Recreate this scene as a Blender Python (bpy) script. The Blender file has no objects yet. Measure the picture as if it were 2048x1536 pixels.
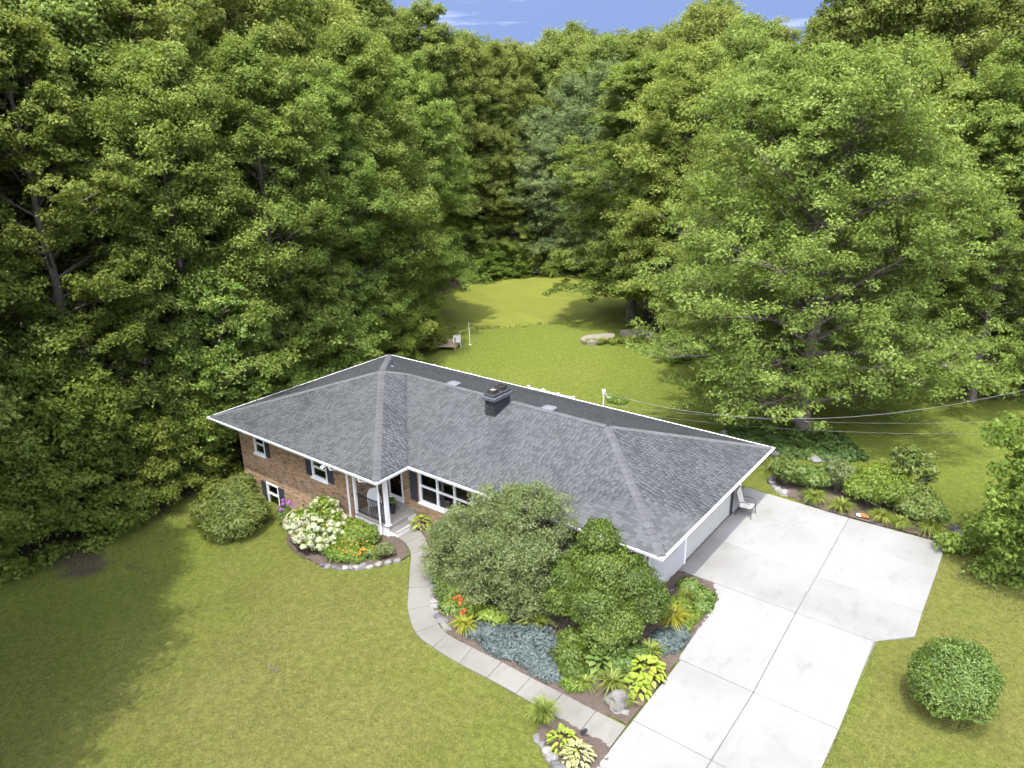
import bpy, math, random
import numpy as np
from mathutils import Vector, Matrix
R = math.radians
scene = bpy.context.scene
COL = scene.collection

# ------------------------------------------------------------------ camera
PITCH, ROLL, YAW = 0.34743, -0.021695, -0.66233
CAM = Vector((29.68, -15.967, 14.92))
cy_, sy_, cp_, sp_ = math.cos(YAW), math.sin(YAW), math.cos(PITCH), math.sin(PITCH)
fw = Vector((sy_ * cp_, cy_ * cp_, -sp_)); rt = Vector((cy_, -sy_, 0)); up = rt.cross(fw)
cr_, sr_ = math.cos(ROLL), math.sin(ROLL)
rt2 = cr_ * rt + sr_ * up; up2 = -sr_ * rt + cr_ * up
cam_d = bpy.data.cameras.new('camera'); cam = bpy.data.objects.new('camera', cam_d); COL.objects.link(cam)
m3 = Matrix((rt2, up2, -fw)).transposed()
cam.matrix_world = Matrix.Translation(CAM) @ m3.to_4x4()
cam_d.sensor_fit = 'HORIZONTAL'; cam_d.sensor_width = 36.0; cam_d.lens = 36.0 * 1479.5 / 2048.0
cam_d.clip_start = 0.3; cam_d.clip_end = 3000
scene.camera = cam

# ------------------------------------------------------------------ light
SUN_TO = Vector((0.14, -0.35, 1.0)).normalized()
sun_el = math.asin(SUN_TO.z); sun_az = math.atan2(SUN_TO.x, SUN_TO.y)
world = bpy.data.worlds.new('World'); scene.world = world; world.use_nodes = True
wn = world.node_tree.nodes; wl = world.node_tree.links; wn.clear()
wo = wn.new('ShaderNodeOutputWorld'); bg = wn.new('ShaderNodeBackground'); sky = wn.new('ShaderNodeTexSky')
sky.sky_type = 'NISHITA'; sky.sun_disc = False; sky.sun_elevation = sun_el; sky.sun_rotation = sun_az
sky.altitude = 200; sky.air_density = 0.6; sky.dust_density = 9.0; sky.ozone_density = 10.0
tcw = wn.new('ShaderNodeTexCoord'); mpw = wn.new('ShaderNodeMapping'); mpw.inputs['Scale'].default_value = (2.2, 2.2, 26.0)
mpw.inputs['Rotation'].default_value = (0.03, 0.05, 0.6)
nzw = wn.new('ShaderNodeTexNoise'); nzw.inputs['Scale'].default_value = 1.6; nzw.inputs['Detail'].default_value = 5; nzw.inputs['Roughness'].default_value = 0.6
rpw = wn.new('ShaderNodeValToRGB'); rpw.color_ramp.elements[0].position = 0.52; rpw.color_ramp.elements[1].position = 0.80
rpw.color_ramp.elements[0].color = (0, 0, 0, 1); rpw.color_ramp.elements[1].color = (.30, .30, .30, 1)
mxw = wn.new('ShaderNodeMixRGB'); mxw.inputs['Color2'].default_value = (7.5, 8.0, 9.0, 1)
wl.new(tcw.outputs['Generated'], mpw.inputs['Vector']); wl.new(mpw.outputs['Vector'], nzw.inputs['Vector'])
wl.new(nzw.outputs['Fac'], rpw.inputs['Fac']); wl.new(rpw.outputs['Color'], mxw.inputs['Fac'])
vadd = wn.new('ShaderNodeVectorMath'); vadd.operation = 'ADD'; vadd.inputs[1].default_value = (0, 0, 0.7)
vnor = wn.new('ShaderNodeVectorMath'); vnor.operation = 'NORMALIZE'
wl.new(tcw.outputs['Generated'], vadd.inputs[0]); wl.new(vadd.outputs[0], vnor.inputs[0]); wl.new(vnor.outputs[0], sky.inputs['Vector'])
wl.new(sky.outputs['Color'], mxw.inputs['Color1']); wl.new(mxw.outputs['Color'], bg.inputs['Color'])
bg.inputs['Strength'].default_value = 0.15
wl.new(bg.outputs['Background'], wo.inputs['Surface'])
sd = bpy.data.lights.new('sun', 'SUN'); sd.energy = 2.6; sd.angle = R(0.53); sd.color = (1.0, 0.97, 0.91)
so = bpy.data.objects.new('sun', sd); COL.objects.link(so)
so.rotation_euler = SUN_TO.to_track_quat('Z', 'Y').to_euler()
vs = scene.view_settings; vs.view_transform = 'Standard'; vs.look = 'None'; vs.gamma = 1.0; vs.exposure = 1.5; vs.use_curve_mapping = False
scene.cycles.max_bounces = 5; scene.cycles.diffuse_bounces = 3; scene.cycles.transmission_bounces = 3; scene.cycles.adaptive_threshold = 0.05; scene.cycles.glossy_bounces = 2
scene.cycles.sample_clamp_indirect = 4.0

# ------------------------------------------------------------------ helpers
def rng(s): return np.random.default_rng(s)
def ss(a, b, x):
    t = np.clip((x - a) / (b - a), 0, 1); return t * t * (3 - 2 * t)
def gz(x, y):
    t = ss(15, 3.0, x); sb = ss(13, 26, y) * ss(24, 15, x)
    return -(1.35 * t + (1 - t) * 0.9 * sb)
def G(x, y): return float(gz(np.float64(x), np.float64(y)))

def nm(mat): return mat.node_tree.nodes, mat.node_tree.links
def base_mat(name):
    m = bpy.data.materials.new(name); m.use_nodes = True
    n, l = nm(m); n.clear()
    o = n.new('ShaderNodeOutputMaterial'); p = n.new('ShaderNodeBsdfPrincipled')
    l.new(p.outputs['BSDF'], o.inputs['Surface'])
    return m, n, l, p, o
def ramp(n, stops):
    r = n.new('ShaderNodeValToRGB'); e = r.color_ramp.elements
    while len(e) < len(stops): e.new(0.5)
    for i, (pos, c) in enumerate(stops): e[i].position = pos; e[i].color = (*c, 1)
    return r
def noise(n, l, scale, detail=4, rough=0.55, coord=None, vscale=None):
    t = n.new('ShaderNodeTexNoise'); t.inputs['Scale'].default_value = scale; t.inputs['Detail'].default_value = detail; t.inputs['Roughness'].default_value = rough
    if coord is not None:
        if vscale is not None:
            mp = n.new('ShaderNodeMapping'); mp.inputs['Scale'].default_value = vscale
            l.new(coord, mp.inputs['Vector']); coord = mp.outputs['Vector']
        l.new(coord, t.inputs['Vector'])
    return t
def worldpos(n): return n.new('ShaderNodeNewGeometry').outputs['Position']
def mixc(n, l, fac, a, b, mode='MIX'):
    m = n.new('ShaderNodeMixRGB'); m.blend_type = mode
    for s, v in (('Fac', fac), ('Color1', a), ('Color2', b)):
        if hasattr(v, 'node'): l.new(v, m.inputs[s])
        elif isinstance(v, (int, float)): m.inputs[s].default_value = v
        else: m.inputs[s].default_value = (*v, 1)
    return m.outputs['Color']
def math_n(n, l, op, a, b=None):
    m = n.new('ShaderNodeMath'); m.operation = op
    for i, v in enumerate((a, b)):
        if v is None: continue
        if hasattr(v, 'node'): l.new(v, m.inputs[i])
        else: m.inputs[i].default_value = v
    return m.outputs[0]
def bump(n, l, p, h, strength=0.3, dist=0.02):
    b = n.new('ShaderNodeBump'); b.inputs['Strength'].default_value = strength; b.inputs['Distance'].default_value = dist
    l.new(h, b.inputs['Height']); l.new(b.outputs['Normal'], p.inputs['Normal'])

def simple(name, col, rough=0.6, var=0.12, scale=6.0, metal=0.0, spec=0.4, bmp=0.0):
    m, n, l, p, o = base_mat(name)
    w = worldpos(n); t = noise(n, l, scale, 5, 0.6, w)
    r = ramp(n, [(0.3, tuple(c * (1 - var) for c in col)), (0.7, tuple(min(1, c * (1 + var)) for c in col))])
    l.new(t.outputs['Fac'], r.inputs['Fac']); l.new(r.outputs['Color'], p.inputs['Base Color'])
    p.inputs['Roughness'].default_value = rough; p.inputs['Metallic'].default_value = metal; p.inputs['Specular IOR Level'].default_value = spec
    if bmp: bump(n, l, p, noise(n, l, scale * 12, 3, 0.6, w).outputs['Fac'], bmp, 0.01)
    return m

def rnd_value(n, l):
    a = n.new('ShaderNodeAttribute'); a.attribute_name = 'rnd'
    oi = n.new('ShaderNodeObjectInfo')
    s = math_n(n, l, 'ADD', a.outputs['Fac'], oi.outputs['Random'])
    return math_n(n, l, 'FRACT', s)

def leaf_mat(name, cols, trans=0.35, tcol=1.25, rough=0.5, spec=0.3, vary=0.14):
    """cols: dark..light leaf colours; each leaf and each plant a little different"""
    m, n, l, p, o = base_mat(name)
    a = n.new('ShaderNodeAttribute'); a.attribute_name = 'rnd'
    k = len(cols)
    r = ramp(n, [(0.05 + 0.9 * i / (k - 1), c) for i, c in enumerate(cols)]); l.new(a.outputs['Fac'], r.inputs['Fac'])
    oi = n.new('ShaderNodeObjectInfo')
    hs = n.new('ShaderNodeHueSaturation')
    v = n.new('ShaderNodeMapRange'); v.inputs['To Min'].default_value = 1 - vary; v.inputs['To Max'].default_value = 1 + vary
    l.new(oi.outputs['Random'], v.inputs['Value']); l.new(v.outputs[0], hs.inputs['Value'])
    h = n.new('ShaderNodeMapRange'); h.inputs['To Min'].default_value = 0.5 - 0.10 * vary; h.inputs['To Max'].default_value = 0.5 + 0.10 * vary
    fr = math_n(n, l, 'FRACT', math_n(n, l, 'MULTIPLY', oi.outputs['Random'], 7.31))
    l.new(fr, h.inputs['Value']); l.new(h.outputs[0], hs.inputs['Hue']); l.new(r.outputs['Color'], hs.inputs['Color'])
    if name.startswith(('leaf_tall', 'leaf_edge', 'leaf_maple', 'leaf_willow', 'leaf_pine', 'leaf_thick')):
        n.remove(p); p = n.new('ShaderNodeBsdfDiffuse'); l.new(hs.outputs['Color'], p.inputs['Color'])
    else:
        l.new(hs.outputs['Color'], p.inputs['Base Color']); p.inputs['Roughness'].default_value = rough; p.inputs['Specular IOR Level'].default_value = spec
    t = n.new('ShaderNodeBsdfTranslucent'); tc = mixc(n, l, 1.0, hs.outputs['Color'], (tcol * 1.1, tcol, 0.55 * tcol), 'MULTIPLY'); l.new(tc, t.inputs['Color'])
    mx = n.new('ShaderNodeMixShader'); mx.inputs['Fac'].default_value = trans
    l.new(p.outputs['BSDF'], mx.inputs[1]); l.new(t.outputs['BSDF'], mx.inputs[2]); l.new(mx.outputs[0], o.inputs['Surface'])
    return m

def new_mesh(name, verts, faces, mats=(), rnd=None, smooth=False):
    """faces: (N,k) int array or list of tuples"""
    me = bpy.data.meshes.new(name)
    verts = np.asarray(verts, dtype=np.float32).reshape(-1, 3)
    if isinstance(faces, np.ndarray):
        nf, k = faces.shape
        me.vertices.add(len(verts)); me.vertices.foreach_set('co', verts.ravel())
        me.loops.add(nf * k); me.loops.foreach_set('vertex_index', faces.astype(np.int32).ravel())
        me.polygons.add(nf); me.polygons.foreach_set('loop_start', np.arange(0, nf * k, k, dtype=np.int32))
        me.update(calc_edges=True)
    else:
        me.from_pydata([tuple(map(float, v)) for v in verts], [], [tuple(int(i) for i in f) for f in faces]); me.update()
    if rnd is not None:
        at = me.attributes.new('rnd', 'FLOAT', 'FACE'); at.data.foreach_set('value', np.asarray(rnd, dtype=np.float32))
    for mt in (mats if isinstance(mats, (list, tuple)) else [mats]): me.materials.append(mt)
    if smooth: me.polygons.foreach_set('use_smooth', np.ones(len(me.polygons), dtype=bool))
    return me
def link(name, me, parent=None, loc=None, rot=None, scl=None):
    o = bpy.data.objects.new(name, me); COL.objects.link(o)
    if parent is not None: o.parent = parent
    if loc is not None: o.location = loc
    if rot is not None: o.rotation_euler = rot
    if scl is not None: o.scale = (scl,) * 3 if isinstance(scl, (int, float)) else scl
    return o
def tag(o, label=None, cat=None, group=None, kind=None):
    if label: o['label'] = label
    if cat: o['category'] = cat
    if group: o['group'] = group
    if kind: o['kind'] = kind
    return o
def thing(name, label, cat, loc=(0, 0, 0), rz=0.0, group=None, scl=None):
    o = link(name, None, None, loc, (0, 0, rz), scl); o.empty_display_size = 0.2
    return tag(o, label, cat, group)

class MB:
    """collects boxes, tubes and sheets for ONE mesh"""
    def __init__(s): s.v = []; s.f = []
    def add(s, v, f):
        k = len(s.v); s.v += [tuple(p) for p in v]; s.f += [tuple(i + k for i in q) for q in f]; return s
    def box(s, x0, x1, y0, y1, z0, z1):
        return s.add([(x0, y0, z0), (x1, y0, z0), (x1, y1, z0), (x0, y1, z0), (x0, y0, z1), (x1, y0, z1), (x1, y1, z1), (x0, y1, z1)],
                     [(0, 3, 2, 1), (4, 5, 6, 7), (0, 1, 5, 4), (1, 2, 6, 5), (2, 3, 7, 6), (3, 0, 4, 7)])
    def bbox(s, x0, x1, y0, y1, z0, z1, b=0.01):
        """box with chamfered top edges"""
        return s.add([(x0, y0, z0), (x1, y0, z0), (x1, y1, z0), (x0, y1, z0), (x0, y0, z1 - b), (x1, y0, z1 - b), (x1, y1, z1 - b), (x0, y1, z1 - b),
                      (x0 + b, y0 + b, z1), (x1 - b, y0 + b, z1), (x1 - b, y1 - b, z1), (x0 + b, y1 - b, z1)],
                     [(0, 3, 2, 1), (0, 1, 5, 4), (1, 2, 6, 5), (2, 3, 7, 6), (3, 0, 4, 7), (4, 5, 9, 8), (5, 6, 10, 9), (6, 7, 11, 10), (7, 4, 8, 11), (8, 9, 10, 11)])
    def tube(s, pts, r, k=8, cap=True):
        pts = [Vector(p) for p in pts]; n = len(pts)
        rs = r if isinstance(r, (list, tuple)) else [r] * n
        ring = []
        ref = Vector((0.31, 0.17, 0.93))
        for i, p in enumerate(pts):
            t = (pts[min(i + 1, n - 1)] - pts[max(i - 1, 0)]).normalized()
            a = t.cross(ref)
            if a.length < 1e-3: a = t.cross(Vector((1, 0, 0)))
            a.normalize(); b = t.cross(a)
            ring.append([p + rs[i] * (math.cos(2 * math.pi * j / k) * a + math.sin(2 * math.pi * j / k) * b) for j in range(k)])
        v = [q for rr in ring for q in rr]; f = []
        for i in range(n - 1):
            for j in range(k): f.append((i * k + j, i * k + (j + 1) % k, (i + 1) * k + (j + 1) % k, (i + 1) * k + j))
        if cap: f.append(tuple(range(k - 1, -1, -1))); f.append(tuple((n - 1) * k + j for j in range(k)))
        return s.add(v, f)
    def poly_prism(s, pts, z0, z1):
        n = len(pts)
        v = [(x, y, z0) for x, y in pts] + [(x, y, z1) for x, y in pts]
        f = [tuple(range(n - 1, -1, -1)), tuple(range(n, 2 * n))] + [(i, (i + 1) % n, n + (i + 1) % n, n + i) for i in range(n)]
        return s.add(v, f)
    def build(s, name, mat, parent=None, rnd=None, smooth=False, loc=None, rot=None):
        me = new_mesh(name, s.v, s.f, mat, rnd, smooth)
        return link(name, me, parent, loc, rot)

# ------------------------------------------------------------------ materials
M = {}
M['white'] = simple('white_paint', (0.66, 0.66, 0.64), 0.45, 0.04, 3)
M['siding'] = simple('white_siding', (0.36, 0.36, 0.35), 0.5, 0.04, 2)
M['garage'] = simple('cream_door', (0.40, 0.395, 0.355), 0.5, 0.03, 2)
M['black'] = simple('black_paint', (0.022, 0.022, 0.026), 0.45, 0.2, 5)
M['shutter'] = simple('shutter_paint', (0.030, 0.032, 0.040), 0.5, 0.2, 5)
M['iron'] = simple('black_iron', (0.015, 0.015, 0.016), 0.45, 0.2, 5)
M['mortar'] = simple('mortar', (0.31, 0.25, 0.20), 0.9, 0.15, 9, bmp=0.2)
M['porch'] = simple('porch_concrete', (0.24, 0.225, 0.19), 0.85, 0.10, 2.5, bmp=0.15)
M['step_side'] = simple('painted_step', (0.74, 0.73, 0.70), 0.7, 0.06, 3)
M['metal'] = simple('vent_metal', (0.10, 0.105, 0.11), 0.6, 0.1, 4, metal=0.0)
M['grey_metal'] = simple('galvanised', (0.50, 0.50, 0.48), 0.45, 0.1, 4, metal=0.4)
M['flash'] = simple('pipe_dark', (0.03, 0.035, 0.06), 0.4, 0.2, 4)
M['cap'] = simple('chimney_cap', (0.05, 0.054, 0.062), 0.8, 0.35, 7, bmp=0.3)
M['flue'] = simple('flue_clay', (0.024, 0.019, 0.017), 0.8, 0.4, 8, bmp=0.3)
M['ash'] = simple('flue_top', (0.22, 0.19, 0.17), 0.9, 0.3, 9)
M['wood'] = simple('weathered_wood', (0.24, 0.18, 0.11), 0.85, 0.25, 5, bmp=0.3)
M['bark'] = simple('bark', (0.105, 0.088, 0.068), 0.9, 0.35, 3.5, bmp=0.5)
M['bark_pale'] = simple('bark_pale', (0.20, 0.18, 0.145), 0.9, 0.3, 3.5, bmp=0.5)
M['twig'] = simple('dry_twig', (0.30, 0.24, 0.15), 0.9, 0.2, 9)
M['stem'] = simple('green_stem', (0.07, 0.09, 0.03), 0.8, 0.2, 9)
M['soffit'] = simple('soffit_white', (0.62, 0.62, 0.60), 0.6, 0.03, 3)
M['orange'] = simple('orange_glaze', (0.26, 0.09, 0.03), 0.4, 0.3, 12)
M['wire'] = simple('cable', (0.09, 0.09, 0.085), 0.5, 0.2, 5)
M['tan_sling'] = simple('sling_fabric', (0.42, 0.40, 0.35), 0.8, 0.08, 8)
M['bronze'] = simple('bronze_tube', (0.055, 0.050, 0.045), 0.4, 0.2, 5, metal=0.5)
M['curtain'] = simple('curtain_cloth', (0.55, 0.42, 0.28), 0.9, 0.35, 14)
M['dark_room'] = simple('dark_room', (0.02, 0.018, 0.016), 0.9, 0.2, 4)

def glass_mat():
    m, n, l, p, o = base_mat('window_glass')
    p.inputs['Base Color'].default_value = (0.02, 0.022, 0.025, 1); p.inputs['Roughness'].default_value = 0.03
    tr = n.new('ShaderNodeBsdfTransparent'); tr.inputs['Color'].default_value = (0.75, 0.78, 0.78, 1)
    fr = n.new('ShaderNodeFresnel'); fr.inputs['IOR'].default_value = 1.6
    gl = n.new('ShaderNodeBsdfGlossy'); gl.inputs['Roughness'].default_value = 0.02
    mx = n.new('ShaderNodeMixShader'); l.new(math_n(n, l, 'ADD', fr.outputs[0], 0.04), mx.inputs[0]); l.new(tr.outputs[0], mx.inputs[1]); l.new(gl.outputs[0], mx.inputs[2])
    l.new(mx.outputs[0], o.inputs['Surface']); return m
M['glass'] = glass_mat()

def brick_mat():
    m, n, l, p, o = base_mat('brick')
    v = rnd_value(n, l)
    r = ramp(n, [(0.0, (0.3234, 0.2067, 0.1092)), (0.22, (0.2842, 0.1696, 0.0874)), (0.42, (0.3430, 0.2385, 0.1330)), (0.6, (0.2548, 0.1431, 0.0741)), (0.76, (0.3528, 0.2756, 0.1662)), (0.90, (0.1960, 0.1325, 0.0836)), (0.98, (0.1225, 0.1060, 0.0808))])
    r.color_ramp.interpolation = 'LINEAR'
    l.new(v, r.inputs['Fac'])
    w = worldpos(n); t = noise(n, l, 22, 5, 0.65, w)
    c = mixc(n, l, 0.55, r.outputs['Color'], ramp_out(n, l, t.outputs['Fac'], [(0.3, (0.55, 0.55, 0.55)), (0.7, (1.3, 1.28, 1.25))]), 'MULTIPLY')
    l.new(c, p.inputs['Base Color']); p.inputs['Roughness'].default_value = 0.9
    bump(n, l, p, t.outputs['Fac'], 0.35, 0.01); return m
def ramp_out(n, l, fac, stops):
    r = ramp(n, stops); l.new(fac, r.inputs['Fac']); return r.outputs['Color']
M['brick'] = brick_mat()
def black_brick():
    m, n, l, p, o = base_mat('painted_brick')
    v = rnd_value(n, l); w = worldpos(n); t = noise(n, l, 14, 6, 0.7, w)
    c = ramp_out(n, l, t.outputs['Fac'], [(0.35, (0.007, 0.007, 0.008)), (0.60, (0.020, 0.021, 0.023)), (0.70, (0.12, 0.12, 0.13))])
    c = mixc(n, l, 0.5, c, ramp_out(n, l, v, [(0, (0.5, 0.5, 0.5)), (1, (1.6, 1.6, 1.6))]), 'MULTIPLY')
    l.new(c, p.inputs['Base Color']); p.inputs['Roughness'].default_value = 0.7; bump(n, l, p, t.outputs['Fac'], 0.4, 0.01); return m
M['black_brick'] = black_brick()

def shingle_mat():
    m, n, l, p, o = base_mat('asphalt_shingle')
    v = rnd_value(n, l); w = worldpos(n)
    c = ramp_out(n, l, v, [(0.0, (0.044, 0.0465, 0.046)), (0.42, (0.050, 0.053, 0.052)), (0.46, (0.060, 0.063, 0.062)), (1.0, (0.068, 0.0715, 0.070))])
    st = noise(n, l, 0.55, 5, 0.6, w)                       # weather staining, blotchy
    c = mixc(n, l, 1.0, c, ramp_out(n, l, st.outputs['Fac'], [(0.32, (0.74, 0.73, 0.74)), (0.46, (0.95, 0.95, 0.95)), (0.7, (1.05, 1.05, 1.04))]), 'MULTIPLY')
    g = noise(n, l, 90, 3, 0.8, w)
    c = mixc(n, l, 0.55, c, ramp_out(n, l, g.outputs['Fac'], [(0.3, (0.6, 0.6, 0.6)), (0.7, (1.35, 1.35, 1.35))]), 'MULTIPLY')
    l.new(c, p.inputs['Base Color']); p.inputs['Roughness'].default_value = 0.85; p.inputs['Specular IOR Level'].default_value = 0.25
    bump(n, l, p, g.outputs['Fac'], 0.08, 0.006); return m
M['shingle'] = shingle_mat()
def capm():
    m, n, l, p, o = base_mat('ridge_shingle')
    v = rnd_value(n, l); w = worldpos(n)
    c = ramp_out(n, l, v, [(0, (0.053, 0.0525, 0.052)), (1, (0.066, 0.065, 0.064))])
    g = noise(n, l, 60, 3, 0.8, w); c = mixc(n, l, 0.5, c, ramp_out(n, l, g.outputs['Fac'], [(0.3, (0.65, 0.65, 0.65)), (0.7, (1.3, 1.3, 1.3))]), 'MULTIPLY')
    l.new(c, p.inputs['Base Color']); p.inputs['Roughness'].default_value = 0.9; return m
M['ridge'] = capm()

def concrete_mat(name, c0, c1, stain):
    m, n, l, p, o = base_mat(name)
    w = worldpos(n); oi = n.new('ShaderNodeObjectInfo')
    a = noise(n, l, 0.45, 6, 0.6, w); b = noise(n, l, 3.2, 6, 0.7, w, (1.0, 0.35, 1)); g = noise(n, l, 45, 3, 0.7, w)
    c = ramp_out(n, l, a.outputs['Fac'], [(0.3, c0), (0.65, c1)])
    c = mixc(n, l, 1.0, c, ramp_out(n, l, b.outputs['Fac'], [(0.28, stain), (0.46, (1, 1, 1))]), 'MULTIPLY')
    c = mixc(n, l, 0.35, c, ramp_out(n, l, g.outputs['Fac'], [(0.3, (0.75, 0.75, 0.74)), (0.7, (1.15, 1.15, 1.15))]), 'MULTIPLY')
    c = mixc(n, l, 1.0, c, ramp_out(n, l, oi.outputs['Random'], [(0, (0.94, 0.935, 0.925)), (1, (1.03, 1.03, 1.03))]), 'MULTIPLY')
    l.new(c, p.inputs['Base Color']); p.inputs['Roughness'].default_value = 0.85; p.inputs['Specular IOR Level'].default_value = 0.3
    bump(n, l, p, g.outputs['Fac'], 0.2, 0.008); return m
M['drive'] = concrete_mat('drive_concrete', (0.150, 0.147, 0.134), (0.190, 0.188, 0.175), (0.84, 0.84, 0.825))
M['walk'] = concrete_mat('walk_concrete', (0.112, 0.106, 0.089), (0.146, 0.138, 0.118), (0.80, 0.78, 0.75))
M['joint'] = simple('joint_dirt', (0.10, 0.095, 0.08), 0.95, 0.3, 6)

def mulch_mat():
    m, n, l, p, o = base_mat('bark_mulch')
    w = worldpos(n); t = noise(n, l, 26, 5, 0.75, w, (1, 1.9, 1)); t2 = noise(n, l, 1.2, 3, 0.6, w)
    c = ramp_out(n, l, t.outputs['Fac'], [(0.3, (0.028, 0.020, 0.014)), (0.5, (0.074, 0.053, 0.038)), (0.66, (0.128, 0.098, 0.072)), (0.75, (0.24, 0.20, 0.155))])
    c = mixc(n, l, 0.5, c, ramp_out(n, l, t2.outputs['Fac'], [(0.3, (0.7, 0.7, 0.7)), (0.7, (1.3, 1.25, 1.2))]), 'MULTIPLY')
    l.new(c, p.inputs['Base Color']); p.inputs['Roughness'].default_value = 0.95; bump(n, l, p, t.outputs['Fac'], 1.0, 0.05); return m
M['mulch'] = mulch_mat()
def stone_mat(name, c0, c1):
    m, n, l, p, o = base_mat(name)
    oi = n.new('ShaderNodeObjectInfo'); tc = n.new('ShaderNodeTexCoord'); t = noise(n, l, 7, 6, 0.7, tc.outputs['Object'])
    c = mixc(n, l, oi.outputs['Random'], c0, c1)
    c = mixc(n, l, 1.0, c, ramp_out(n, l, t.outputs['Fac'], [(0.3, (0.55, 0.55, 0.53)), (0.7, (1.25, 1.25, 1.25))]), 'MULTIPLY')
    l.new(c, p.inputs['Base Color']); p.inputs['Roughness'].default_value = 0.9; bump(n, l, p, t.outputs['Fac'], 0.6, 0.03); return m
M['stone'] = stone_mat('field_stone', (0.21, 0.20, 0.18), (0.065, 0.062, 0.06))
M['slab_stone'] = stone_mat('slab_stone', (0.175, 0.150, 0.115), (0.165, 0.145, 0.12))
M['carved'] = stone_mat('carved_stone', (0.135, 0.125, 0.105), (0.125, 0.115, 0.10))

def ground_mat():
    m, n, l, p, o = base_mat('lawn_ground')
    w = worldpos(n)
    n1 = noise(n, l, 0.22, 5, 0.62, w); n2 = noise(n, l, 1.6, 6, 0.7, w); n3 = noise(n, l, 14, 5, 0.75, w); n4 = noise(n, l, 70, 3, 0.8, w)
    dry = n.new('ShaderNodeAttribute'); dry.attribute_name = 'dry'
    lit = n.new('ShaderNodeAttribute'); lit.attribute_name = 'litter'
    green = ramp_out(n, l, n3.outputs['Fac'], [(0.3, (0.0570, 0.0762, 0.0097)), (0.52, (0.0968, 0.1182, 0.0159)), (0.72, (0.1383, 0.1563, 0.0282))])
    straw = ramp_out(n, l, n3.outputs['Fac'], [(0.3, (0.0780, 0.0791, 0.0167)), (0.55, (0.1253, 0.1208, 0.0301)), (0.75, (0.1862, 0.1753, 0.0603))])
    f = math_n(n, l, 'ADD', math_n(n, l, 'MULTIPLY', n1.outputs['Fac'], 1.2), math_n(n, l, 'MULTIPLY', n2.outputs['Fac'], 0.9))
    f = math_n(n, l, 'ADD', f, math_n(n, l, 'MULTIPLY', dry.outputs['Fac'], 0.75))
    fr = ramp_out(n, l, f, [(0.98, (0, 0, 0)), (1.0, (0, 0, 0))])
    mr = n.new('ShaderNodeMapRange'); mr.inputs['From Min'].default_value = 0.98; mr.inputs['From Max'].default_value = 1.62; l.new(f, mr.inputs['Value'])
    c = mixc(n, l, mr.outputs[0], green, straw)
    c = mixc(n, l, 0.6, c, ramp_out(n, l, n4.outputs['Fac'], [(0.30, (0.40, 0.42, 0.36)), (0.70, (1.6, 1.56, 1.5))]), 'MULTIPLY')
    n5 = noise(n, l, 4.5, 5, 0.7, w)
    c = mixc(n, l, 1.0, c, ramp_out(n, l, n5.outputs['Fac'], [(0.32, (0.72, 0.75, 0.70)), (0.5, (1.0, 1.0, 1.0)), (0.68, (1.30, 1.26, 1.35))]), 'MULTIPLY')   # tufts and thin turf
    wv = n.new('ShaderNodeTexWave'); wv.inputs['Scale'].default_value = 0.30; wv.inputs['Distortion'].default_value = 2.0; wv.inputs['Detail'].default_value = 2; wv.inputs['Detail Scale'].default_value = 0.5
    mp = n.new('ShaderNodeMapping'); mp.inputs['Rotation'].default_value = (0, 0, R(24)); l.new(w, mp.inputs['Vector']); l.new(mp.outputs['Vector'], wv.inputs['Vector'])
    c = mixc(n, l, 0.06, c, ramp_out(n, l, wv.outputs['Fac'], [(0.2, (0.7, 0.75, 0.7)), (0.8, (1.25, 1.22, 1.2))]), 'MULTIPLY')   # mowing passes
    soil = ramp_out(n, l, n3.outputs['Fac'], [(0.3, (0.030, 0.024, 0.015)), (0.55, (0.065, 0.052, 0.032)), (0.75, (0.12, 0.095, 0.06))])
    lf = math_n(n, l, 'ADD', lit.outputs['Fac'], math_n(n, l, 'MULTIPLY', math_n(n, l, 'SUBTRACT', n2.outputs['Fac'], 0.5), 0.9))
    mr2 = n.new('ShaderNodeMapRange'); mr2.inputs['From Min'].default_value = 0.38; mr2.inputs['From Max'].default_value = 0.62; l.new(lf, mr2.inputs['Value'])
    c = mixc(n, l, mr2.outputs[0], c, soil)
    l.new(c, p.inputs['Base Color']); p.inputs['Roughness'].default_value = 0.95; p.inputs['Specular IOR Level'].default_value = 0.15
    hh = math_n(n, l, 'ADD', n4.outputs['Fac'], n3.outputs['Fac']); bump(n, l, p, hh, 0.9, 0.05)
    return m
M['ground'] = ground_mat()
def pond_mat():
    m, n, l, p, o = base_mat('duckweed')
    w = worldpos(n); a = noise(n, l, 0.35, 5, 0.6, w, (1, 1.8, 1)); b = noise(n, l, 18, 4, 0.8, w)
    c = ramp_out(n, l, a.outputs['Fac'], [(0.3, (0.0903, 0.1032, 0.0129)), (0.6, (0.1204, 0.1307, 0.0172))])
    c = mixc(n, l, 0.5, c, ramp_out(n, l, b.outputs['Fac'], [(0.25, (0.7, 0.72, 0.6)), (0.7, (1.2, 1.2, 1.1))]), 'MULTIPLY')
    l.new(c, p.inputs['Base Color']); p.inputs['Roughness'].default_value = 0.7; p.inputs['Specular IOR Level'].default_value = 0.3; bump(n, l, p, b.outputs['Fac'], 0.3, 0.01); return m
M['pond'] = pond_mat()

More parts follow.
